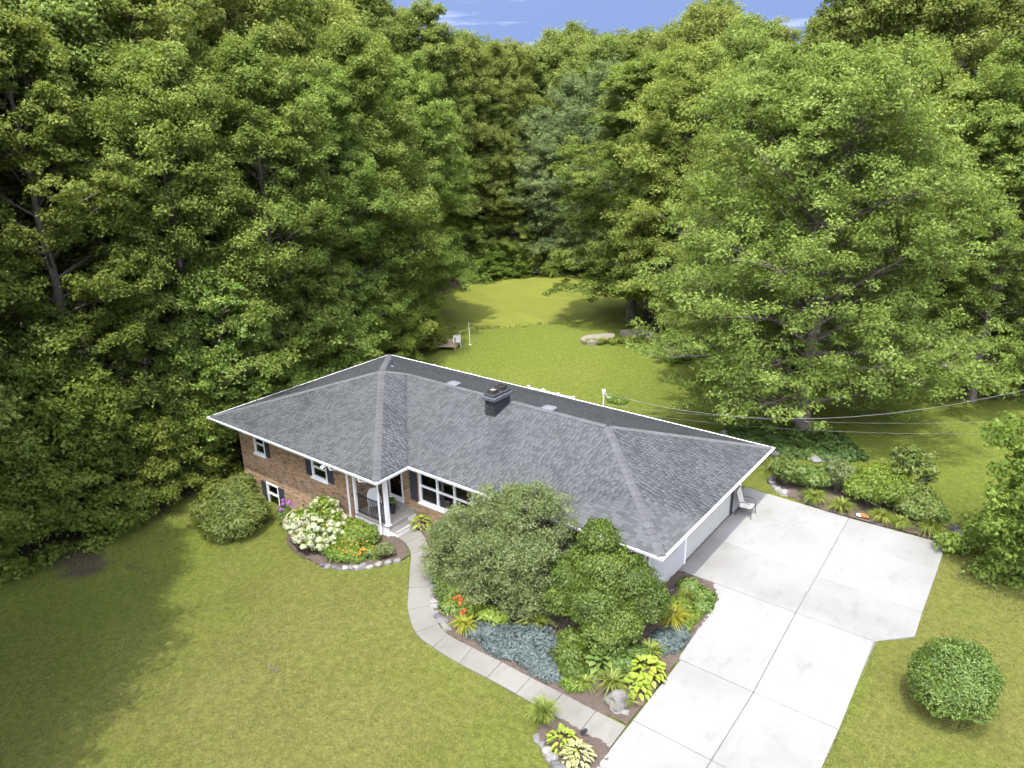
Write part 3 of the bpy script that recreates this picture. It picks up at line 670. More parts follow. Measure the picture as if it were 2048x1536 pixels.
# windows, shutters, doors
def window(x0, x1, z0, z1, y, cols, rows, fr=0.07, curtain=None, sill=True):
    w = link('window', None, house)
    mb = MB(); d0, d1 = y - 0.035, y + 0.06
    mb.box(x0, x0 + fr, d0, d1, z0, z1).box(x1 - fr, x1, d0, d1, z0, z1).box(x0 + fr, x1 - fr, d0 + 0.002, d1, z0, z0 + fr).box(x0 + fr, x1 - fr, d0 + 0.002, d1, z1 - fr, z1)
    mb.build('frame', M['white'], w)
    ix0, ix1, iz0, iz1 = x0 + fr, x1 - fr, z0 + fr, z1 - fr
    cw = (ix1 - ix0) / cols; rh = [iz0 + (iz1 - iz0) * t for t in rows]
    for i in range(1, cols): MB().box(ix0 + i * cw - 0.04, ix0 + i * cw + 0.04, d0 + 0.006, d1 - 0.02, iz0, iz1).build('mullion', M['white'], w)
    for zz in rh[1:-1]: MB().box(ix0, ix1, d0 + 0.012, d1 - 0.03, zz - 0.035, zz + 0.035).build('rail', M['white'], w)
    for i in range(cols):
        for j in range(len(rh) - 1):
            MB().box(ix0 + i * cw, ix0 + (i + 1) * cw, y + 0.030, y + 0.036, rh[j], rh[j + 1]).build('pane', M['glass'], w)
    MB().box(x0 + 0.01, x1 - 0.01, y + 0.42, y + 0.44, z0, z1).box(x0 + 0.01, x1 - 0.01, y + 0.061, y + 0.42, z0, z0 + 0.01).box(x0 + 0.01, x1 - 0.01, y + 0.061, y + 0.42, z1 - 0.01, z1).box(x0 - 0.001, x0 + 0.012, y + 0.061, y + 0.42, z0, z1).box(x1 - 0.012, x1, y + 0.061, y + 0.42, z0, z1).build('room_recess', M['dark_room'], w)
    if curtain:
        for c0, c1 in curtain:
            n = 24; v = []; f = []
            for k in range(n + 1):
                x = c0 + (c1 - c0) * k / n; yy = y + 0.10 + 0.03 * math.sin(k * 1.9)
                v += [(x, yy, z0 + 0.03), (x, yy, z1 - 0.03)]
            f = [(2 * k, 2 * k + 2, 2 * k + 3, 2 * k + 1) for k in range(n)]
            MB().add(v, f).build('curtain', M['curtain'], w)
    if sill: MB().bbox(x0 - 0.05, x1 + 0.05, y - 0.10, y + 0.02, z0 - 0.075, z0 - 0.002).build('sill', M['white'], w)
    return w
window(1.92, 2.72, 0.97, 1.95, YW, 1, (0, 0.5, 1))
window(5.97, 6.95, 0.97, 1.95, YW, 1, (0, 0.5, 1))
window(2.43, 3.30, -1.42, -0.36, YW, 1, (0, 0.5, 1))
window(10.56, 13.42, 0.50, 2.12, YM, 3, (0, 0.45, 1), 0.09, [(10.65, 11.05), (11.72, 12.4), (12.7, 12.9), (13.0, 13.3)])
window(16.55, 17.55, 1.05, 2.05, YM, 2, (0, 1))
def shutter(x0, x1, z0, z1, y):
    s = MB(); k = y - 0.045
    s.box(x0, x0 + 0.05, k, y - 0.016, z0, z1).box(x1 - 0.05, x1, k, y - 0.016, z0, z1).box(x0 + 0.05, x1 - 0.05, k + 0.001, y - 0.016, z0, z0 + 0.07).box(x0 + 0.05, x1 - 0.05, k + 0.001, y - 0.016, z1 - 0.07, z1)
    o = s.build('shutter', M['shutter'], house)
    n = int((z1 - z0 - 0.14) / 0.055)
    for i in range(n):
        z = z0 + 0.07 + i * (z1 - z0 - 0.14) / n
        MB().add([(x0 + 0.05, k + 0.004, z), (x1 - 0.05, k + 0.004, z), (x1 - 0.05, k + 0.024, z + 0.05), (x0 + 0.05, k + 0.024, z + 0.05)], [(0, 1, 2, 3)]).build('slat', M['shutter'], o)
for x0, x1, z0, z1, y in ((2.75, 3.07, 0.97, 1.95, YW), (5.60, 5.94, 0.97, 1.95, YW), (6.98, 7.36, 0.97, 1.95, YW), (3.33, 3.72, -1.42, -0.36, YW), (2.06, 2.40, -1.42, -0.36, YW), (10.06, 10.46, 0.46, 2.12, YM), (13.46, 13.82, 0.46, 2.12, YM), (16.15, 16.5, 1.05, 2.05, YM), (17.6, 17.95, 1.05, 2.05, YM)):
    shutter(x0, x1, z0, z1, y)
fd = link('front_door', None, house)
MB().box(8.78, 8.86, YM - 0.03, YM + 0.08, 0.02, 2.16).box(9.54, 9.62, YM - 0.03, YM + 0.08, 0.02, 2.16).box(8.86, 9.54, YM - 0.028, YM + 0.08, 2.08, 2.16).build('frame', M['white'], fd)
MB().box(8.86, 9.54, YM + 0.02, YM + 0.05, 0.36, 2.08).build('leaf', M['dark_room'], fd)
MB().box(8.86, 9.54, YM + 0.0, YM + 0.05, 0.03, 0.355).build('kick_plate', M['soffit'], fd)
MB().box(8.862, 9.538, YM - 0.012, YM - 0.006, 0.36, 2.078).build('storm_glass', M['glass'], fd)
MB().tube([(9.47, YM - 0.02, 1.0), (9.47, YM - 0.06, 1.0), (9.47, YM - 0.06, 1.12), (9.47, YM - 0.02, 1.12)], 0.012, 6).build('handle', M['metal'], fd)
# porch
porch = link('porch', None, house)
MB().bbox(XP + 0.02, 10.30, 0.84, YM - 0.02, -0.06, 0.0, 0.012).build('porch_floor', M['porch'], porch)
MB().box(XP + 0.02, 10.26, 0.87, 1.0, -0.9, -0.062).box(10.13, 10.255, 1.0, YM - 0.03, -0.9, -0.062).build('porch_base', M['step_side'], porch)
MB().bbox(8.72, 9.70, YM - 0.36, YM - 0.02, 0.002, 0.12, 0.012).build('door_step', M['porch'], porch)
MB().bbox(10.262, 10.70, 0.95, 1.92, -0.23, -0.175, 0.012).build('step_tread', M['porch'], porch)
MB().box(10.262, 10.68, 0.97, 1.90, -0.75, -0.231).build('step_riser', M['step_side'], porch)
MB().box(10.265, 10.295, 0.95, 1.92, -0.174, -0.063).build('step_riser', M['porch'], porch)
MB().bbox(10.12, 10.34, 0.82, 1.04, 0.001, 0.05, 0.01).bbox(10.16, 10.30, 0.86, 1.0, 0.05, ZT - 0.01, 0.004).build('porch_post', M['white'], porch)
MB().bbox(8.40, 8.50, 0.86, 0.96, 0.001, ZT - 0.01, 0.004).build('porch_post', M['white'], porch)
rail = link('porch_railing', None, porch)
for z in (0.10, 0.86): MB().box(8.51, 10.15, 0.895, 0.925, z, z + 0.03).build('rail', M['iron'], rail)
bal = new_mesh('baluster', *(lambda m: (m.v, m.f))(MB().box(-0.009, 0.009, -0.009, 0.009, 0, 0.73)), M['iron'])
for i in range(15): link('baluster', bal, rail, (8.60 + i * 0.105, 0.91, 0.13))
def spout(pts, name='downspout'):
    MB().tube(pts, 0.042, 4).build(name, M['white'], house)
spout([(9.90, -0.05, HE - 0.13), (9.90, 0.0, HE - 0.28), (9.98, 0.66, HE - 0.55), (9.98, 0.76, HE - 0.75), (9.98, 0.76, -0.36), (9.94, 0.45, -0.42)])
spout([(8.24, -0.05, HE - 0.13), (8.24, 0.0, HE - 0.28), (8.24, 0.60, HE - 0.52), (8.24, 0.735, HE - 0.7), (8.24, 0.735, -0.5)])
spout([(20.40, 1.60, HE - 0.13), (20.40, 1.66, HE - 0.24), (20.52, 2.30, HE - 0.35), (20.56, 2.37, HE - 0.5), (20.56, 2.37, 0.15), (20.56, 2.2, 0.06)])
# chimney and roof fittings
chim = link('chimney', None, house)
cx0, cx1, cy0, cy1 = 11.78, 12.26, 5.20, 6.22; cz0, cz1 = 3.3, 4.27
MB().box(cx0 + 0.012, cx1 - 0.012, cy0 + 0.012, cy1 - 0.012, cz0, cz1).build('stack_core', M['black'], chim)
mb = MB(); rn = []; r = rng(77)
for j in range(int((cz1 - cz0) / 0.073)):
    z = cz0 + j * 0.073; off = 0 if j % 2 else 0.105
    for lo, hi, face in ((cx0, cx1, 'f'), (cy0, cy1, 'r'), (cx0, cx1, 'b'), (cy0, cy1, 'l')):
        u = lo - off
        while u < hi:
            a, b = max(lo, u), min(hi, u + 0.2)
            if b - a > 0.03:
                if face == 'f': mb.box(a, b, cy0 - 0.004 * r.random(), cy0 + 0.011, z, z + 0.064)
                if face == 'b': mb.box(a, b, cy1 - 0.011, cy1 + 0.004 * r.random(), z, z + 0.064)
                if face == 'r': mb.box(cx1 - 0.011, cx1 + 0.004 * r.random(), a, b, z, z + 0.064)
                if face == 'l': mb.box(cx0 - 0.004 * r.random(), cx0 + 0.011, a, b, z, z + 0.064)
                rn += [r.random()] * 6
            u += 0.21
tag(mb.build('bricks', M['black_brick'], chim, rn), kind='stuff')
MB().bbox(cx0 - 0.09, cx1 + 0.09, cy0 - 0.09, cy1 + 0.09, cz1, cz1 + 0.14, 0.02).build('cap_course', M['cap'], chim)
MB().bbox(cx0 - 0.02, cx1 + 0.02, cy0 - 0.02, cy1 + 0.02, cz1 + 0.141, cz1 + 0.24, 0.02).build('crown_course', M['black_brick'], chim)
for yy in (5.42, 5.96):
    z = cz1 + 0.241
    mb = MB()
    for (a, b, c_, d_) in ((-0.17, 0.17, -0.17, -0.13), (-0.17, 0.17, 0.13, 0.17), (-0.17, -0.13, -0.13, 0.13), (0.13, 0.17, -0.13, 0.13)): mb.box(12.02 + a, 12.02 + b, yy + c_, yy + d_, z, z + 0.17)
    fl = mb.build('flue', M['flue'], chim)
    MB().bbox(12.02 - 0.125, 12.02 + 0.125, yy - 0.125, yy + 0.125, z, z + (0.15 if yy < 5.6 else 0.10), 0.03).build('flue_lining', M['ash'] if yy < 5.6 else M['flue'], chim)
def roofz(x, y): return HE + hs * min(hc - y, max(min(x, y, ha - x), min(y - hd, hb - x)))
for x, y in ((8.80, 6.62), (13.92, 6.62)):
    z = roofz(x, y)
    v = []; f = []
    rings = [(0.30, 0.26, 0.02), (0.30, 0.26, 0.06), (0.22, 0.19, 0.13), (0.10, 0.09, 0.155)]
    for (rx, ry, zz) in rings:
        for k in range(12):
            t = 2 * math.pi * k / 12; cs, sn = math.cos(t), math.sin(t)
            e = 0.55; v.append((x + rx * math.copysign(abs(cs) ** e, cs), y + ry * math.copysign(abs(sn) ** e, sn), z + zz + (0.03 if zz < 0.1 else 0)))
    for i in range(3):
        for k in range(12): f.append((i * 12 + k, i * 12 + (k + 1) % 12, i * 12 + 12 + (k + 1) % 12, i * 12 + 12 + k))
    f.append(tuple(36 + k for k in range(12)))
    o = MB().add(v, f).box(x - 0.2, x + 0.2, y - 0.16, y + 0.16, z - 0.05, z + 0.05).build('roof_vent', M['metal'], house, smooth=False)
x, y = 4.05, 7.45; z = roofz(x, y)
MB().tube([(x, y, z - 0.05), (x, y, z + 0.34)], 0.055, 10).tube([(x, y, z), (x, y, z + 0.06)], [0.14, 0.075], 10).build('vent_pipe', M['flash'], house)
# service mast at the rear eave
mast = link('service_mast', None, house)
MB().tube([(13.75, 11.16, -0.6), (13.75, 11.16, 3.12)], 0.035, 8).build('pipe', M['grey_metal'], mast)
MB().tube([(13.75, 11.16, 3.10), (13.75, 11.16, 3.22), (13.80, 11.16, 3.26)], [0.075, 0.085, 0.05], 10).build('weatherhead', M['white'], mast)
MB().tube([(13.80, 11.16, 3.12), (13.95, 11.2, 2.92), (14.05, 11.25, 2.88), (13.98, 11.22, 2.98)], 0.012, 5).build('drip_loop', M['grey_metal'], mast)
# wall lantern at the far garage corner
lan = link('wall_lantern', None, house)
MB().box(XR + 0.012, XR + 0.03, 9.72, 9.86, 1.62, 1.86).build('back_plate', M['black'], lan)
MB().bbox(XR + 0.04, XR + 0.15, 9.735, 9.845, 1.66, 1.82, 0.02).build('lamp_glass', M['grey_metal'], lan)
# downspout elbow / flood light under the wing eave
fl = link('flood_light', None, house)
MB().tube([(7.9, 0.03, HE - 0.14), (7.9, 0.03, HE - 0.22)], 0.05, 8).tube([(7.9, 0.03, HE - 0.2), (7.82, -0.1, HE - 0.27)], [0.04, 0.07], 8).build('lamp_head', M['white'], fl)

# ------------------------------------------------------------------ plant builders
UP = np.array([0, 0, 1.0])
def norm(a): return a / np.maximum(np.linalg.norm(a, axis=-1, keepdims=True), 1e-9)
def leaves(p, nrm, ax, L, W, fold=0.12):
    """one folded diamond per leaf -> verts (4N,3), faces (N,4)"""
    n = len(p); nrm = norm(nrm); ax = norm(ax - nrm * np.sum(ax * nrm, -1, keepdims=True)); sd_ = np.cross(nrm, ax)
    L = np.asarray(L).reshape(-1, 1) * np.ones((n, 1)); W = np.asarray(W).reshape(-1, 1) * np.ones((n, 1))
    a = p - ax * L * 0.5; t = p + ax * L * 0.5 - nrm * L * 0.12
    m1 = p + sd_ * W * 0.5 + nrm * W * fold - ax * L * 0.06; m2 = p - sd_ * W * 0.5 + nrm * W * fold - ax * L * 0.06
    v = np.stack([a, m1, t, m2], 1).reshape(-1, 3)
    return v, np.arange(4 * n).reshape(-1, 4)

def tri_leaves(p, nrm, ax, L, W):
    n = len(p); nrm = norm(nrm); ax = norm(ax - nrm * np.sum(ax * nrm, -1, keepdims=True)); sd_ = np.cross(nrm, ax)
    L = L[:, None]; W = W[:, None]
    v = np.stack([p - ax * L * 0.4 + sd_ * W * 0.5, p + ax * L * 0.6, p - ax * L * 0.4 - sd_ * W * 0.5], 1).reshape(-1, 3)
    return v, np.arange(3 * n).reshape(-1, 3)

def tubes(paths, k=5):
    """many tapered tubes: list of (pts (n,3), radii (n,))"""
    V_, F_ = [], []; base = 0
    for pts, rad in paths:
        pts = np.asarray(pts, float); n = len(pts)
        t = norm(np.gradient(pts, axis=0)); ref = np.array([0.31, 0.17, 0.93]); a = norm(np.cross(t, ref)); b = np.cross(t, a)
        kk = 9 if rad[0] > 0.12 else (k if rad[0] > 0.03 else 3)
        ang = np.arange(kk) * 2 * np.pi / kk
        ring = pts[:, None] + np.asarray(rad)[:, None, None] * (np.cos(ang)[None, :, None] * a[:, None] + np.sin(ang)[None, :, None] * b[:, None])
        V_.append(ring.reshape(-1, 3))
        i = np.arange(n - 1)[:, None] * kk; j = np.arange(kk)[None, :]; j2 = (j + 1) % kk
        F_.append((np.stack([i + j, i + j2, i + kk + j2, i + kk + j], -1) + base).reshape(-1, 4)); base += n * kk
    return np.concatenate(V_), np.concatenate(F_)

def tree_geo(seed, H, Rr, base, nb, nleaf, LL, pad=0.85, el0=2, el1=62, droop=0.12, peak=0.38, trunk_r=None, lean=0.3, fine=1.0, flat=0.9):
    r = rng(seed); wood = []; pads = []
    nt = 9; tz = np.linspace(0, H * 0.93, nt); wob = np.cumsum(r.normal(0, lean * 0.25, (nt, 2)), 0); wob -= wob[0]
    tr = np.column_stack([wob, tz]); R0 = trunk_r or 0.014 * H + 0.03
    wood.append((tr, np.linspace(R0, R0 * 0.16, nt)))
    def trunk_at(z): return np.array([np.interp(z, tz, tr[:, 0]), np.interp(z, tz, tr[:, 1]), z])
    az = r.uniform(0, 6.28)
    for i in range(nb):
        tt = ((i + 0.5) / nb) ** 0.95; z = (base + (0.985 - base) * tt) * H * 0.92
        az += 2.399 + r.normal(0, 0.35)
        q = (tt - peak) / (0.72 if tt > peak else 0.55)
        prof = math.sqrt(max(0.05, 1 - q * q))
        Lb = Rr * prof * r.uniform(0.72, 1.16)
        el = R(el0 + (el1 - el0) * tt ** 1.3 + r.normal(0, 7))
        s = np.linspace(0, 1, 6); d = np.array([math.cos(az), math.sin(az), 0])
        bend = r.normal(0, 0.12)
        side = np.array([-d[1], d[0], 0])
        p0 = trunk_at(z)
        pts = p0 + np.outer(s * Lb * math.cos(el), d) + np.outer(s * s * Lb * bend, side) + np.outer(s * Lb * math.sin(el) - droop * Lb * s ** 2.2, UP)
        rb = max(0.012, R0 * 0.30 * (Lb / Rr) * (1 - 0.55 * tt)); wood.append((pts, np.linspace(rb, 0.010, 6)))
        ns = max(4, int((2.8 + Lb * 1.3) * fine))
        for j in range(ns):
            sj = 0.12 + 0.90 * ((j + r.uniform(0, 1)) / ns) ** 0.85; sj = min(sj, 1.0)
            pj = np.array([np.interp(sj, s, pts[:, k]) for k in range(3)])
            sg = 1 if j % 2 else -1; a2 = sg * R(r.uniform(28, 72)); d2 = d * math.cos(a2) + side * math.sin(a2)
            sl = (0.22 + 0.42 * (1.05 - sj)) * Lb * r.uniform(0.6, 1.15) + 0.25
            e2 = el * 0.6 + r.normal(0.12, 0.30)
            q1 = pj + d2 * sl * math.cos(e2) + UP * (sl * math.sin(e2) - droop * sl * 0.4)
            wood.append((np.stack([pj, 0.5 * (pj + q1) + UP * 0.03, q1]), np.array([0.022, 0.014, 0.006])))
            pads.append((q1, pad * r.uniform(0.6, 1.1), d2, tt))
            if sl > 0.9: pads.append((pj + (q1 - pj) * 0.5, pad * r.uniform(0.5, 0.9), d2, tt))
        pads.append((pts[-1], pad * r.uniform(0.7, 1.1), d, tt))
    top = trunk_at(H * 0.93)
    for k in range(5): pads.append((top + np.array([*r.normal(0, 0.35, 2), r.uniform(-0.3, 0.5)]), pad * 0.7, np.array([1.0, 0, 0]), 1.0))
    C = np.array([p[0] for p in pads]); PR = np.array([p[1] for p in pads]); D2 = np.array([p[2] for p in pads])
    wgt = PR ** 2; cnt = r.multinomial(nleaf, wgt / wgt.sum()); idx = np.repeat(np.arange(len(pads)), cnt); n = len(idx)
    pr = PR[idx]
    d = norm(r.normal(0, 1, (n, 3))); d[:, 2] = np.where(d[:, 2] < -0.25, -d[:, 2], d[:, 2])
    rad = (0.15 + 0.85 * r.random(n) ** 0.55) * r.uniform(0.8, 1.25, n)
    p = C[idx] + d * (pr * rad)[:, None] * np.array([1, 1, flat])
    nr = d * np.array([0.9, 0.9, 1.0]) + UP * 0.30 + r.normal(0, 0.62, (n, 3))
    ax = d * 0.35 + D2[idx] * 0.3 - UP * 0.2 + r.normal(0, 0.7, (n, 3))
    sz = LL * r.uniform(0.65, 1.3, n)
    lv, lf = tri_leaves(p, nr, ax, sz, sz * r.uniform(0.65, 0.95, n))
    padr = r.random(len(pads))
    rn = np.clip(0.55 * padr[idx] + 0.45 * r.random(n), 0, 1)
    wv, wf = tubes(wood)
    return wv, wf, lv, lf, rn

def pine_geo(seed, H, Rr, nleaf):
    r = rng(seed); wood = [(np.array([[0, 0, 0], [0.05, 0, H * 0.5], [0, 0.04, H]]), np.array([0.24, 0.14, 0.02]))]; P, N, A = [], [], []
    nb = 95; az = 0; per = nleaf // nb
    for i in range(nb):
        t = i / nb; z = (0.12 + 0.87 * t) * H; az += 2.399; Lb = Rr * (1 - t) ** 0.8 * r.uniform(0.75, 1.1) + 0.25
        d = np.array([math.cos(az), math.sin(az), 0]); sd2 = np.array([-d[1], d[0], 0])
        s = np.linspace(0, 1, 4); pts = np.array([0, 0, z]) + np.outer(s * Lb, d) + np.outer(-0.25 * Lb * s + 0.25 * Lb * s * s, UP)
        wood.append((pts, np.linspace(0.04, 0.008, 4)))
        n = max(30, int(per * (0.35 + Lb / Rr))); u = r.uniform(0.12, 1, n); w = r.uniform(-1, 1, n) * 0.34 * Lb * (1.1 - u)
        c = np.column_stack([np.interp(u, s, pts[:, k]) for k in range(3)]) + w[:, None] * sd2 + np.column_stack([np.zeros((n, 2)), -0.15 * np.abs(w) + r.normal(0, 0.10, n)])
        P.append(c); N.append(UP + r.normal(0, 0.5, (n, 3))); A.append(d + sd2 * np.sign(w)[:, None] * 0.9 + UP * r.uniform(-.1, .5, (n, 1)) + r.normal(0, 0.25, (n, 3)))
    p = np.concatenate(P); n = len(p); sz = r.uniform(0.26, 0.46, n)
    lv, lf = leaves(p, np.concatenate(N), np.concatenate(A), sz, sz * 0.22)
    wv, wf = tubes(wood); return wv, wf, lv, lf, r.random(n)

def tree_proto(name, geo, lmat, wmat):
    wv, wf, lv, lf, rn = geo
    return (new_mesh('trunk', wv, wf, wmat, smooth=True), new_mesh('crown', lv, lf, lmat, rn))
def plant_tree(proto, name, label, cat, x, y, s, rz, group=None, z=None, sz=None):
    o = thing(name, label, cat, (x, y, (G(x, y) if z is None else z) - 0.05), rz, group)
    o.scale = (s, s * (0.74 if name == 'maple_tree' else 1), s if sz is None else sz)
    link('trunk', proto[0], o); link('crown', proto[1], o)
    return o

PR = {}
TALL = dict(H=25, Rr=5.0, base=0.22, nb=60, nleaf=128000, LL=0.165, pad=0.80, fine=1.5, el0=16, el1=72, droop=0.08)
for k, (sd_, dd) in enumerate([(101, {}), (102, dict(Rr=5.6, base=0.28, pad=1.0, LL=0.185)), (103, dict(Rr=4.4, el1=66, nb=70, pad=0.6, LL=0.145)), (104, dict(Rr=5.2, peak=0.5, droop=0.2, pad=0.72, flat=0.95))]):
    PR['tall%d' % k] = tree_proto('tall', tree_geo(sd_, **{**TALL, **dd}), M['leaf_tall'], M['bark'])
EDGE = dict(H=22, Rr=4.8, base=0.06, nb=66, nleaf=150000, LL=0.142, pad=0.68, fine=1.5, el0=12, el1=70, droop=0.12, peak=0.33)
for k, (sd_, dd) in enumerate([(201, {}), (202, dict(Rr=4.2, H=20, pad=0.52, LL=0.128, flat=0.9)), (203, dict(Rr=5.2, base=0.1, pad=0.8, LL=0.152))]):
    PR['edge%d' % k] = tree_proto('edge', tree_geo(sd_, **{**EDGE, **dd}), M['leaf_edge'], M['bark'])
PR['maple'] = tree_proto('maple', tree_geo(301, H=17.5, Rr=7.0, base=0.09, nb=90, nleaf=280000, LL=0.128, pad=0.62, el0=14, el1=70, droop=0.13, peak=0.28, trunk_r=0.42, lean=0.5, fine=1.9), M['leaf_maple'], M['bark'])
for k, sd_ in enumerate((401, 402)):
    PR['willow%d' % k] = tree_proto('willow', tree_geo(sd_, H=17, Rr=5.6, base=0.04, nb=64, nleaf=100000, LL=0.14, pad=0.75, flat=0.9, fine=1.4, el0=12, el1=60, droop=0.12, peak=0.45), M['leaf_willow'], M['bark'])
PR['pine'] = tree_proto('pine', pine_geo(501, 20, 3.6, 16000), M['leaf_pine'], M['bark'])
for k, sd_ in enumerate((601, 602)):
    PR['sap%d' % k] = tree_proto('sap', tree_geo(sd_, H=8.5, Rr=2.3, base=0.12, nb=30, nleaf=24000, LL=0.135, pad=0.45, el0=8, el1=60, droop=0.25, trunk_r=0.07, lean=0.25), M['leaf_sap'], M['bark_pale'])
for k, sd_ in enumerate((701, 702, 703)):
    PR['thick%d' % k] = tree_proto('thick', tree_geo(sd_, H=5.0, Rr=2.9, base=0.04, nb=34, nleaf=54000, LL=0.122, pad=0.5, fine=1.4, el0=6, el1=50, droop=0.3, peak=0.25, trunk_r=0.09, lean=0.4), M['leaf_thick'], M['bark'])
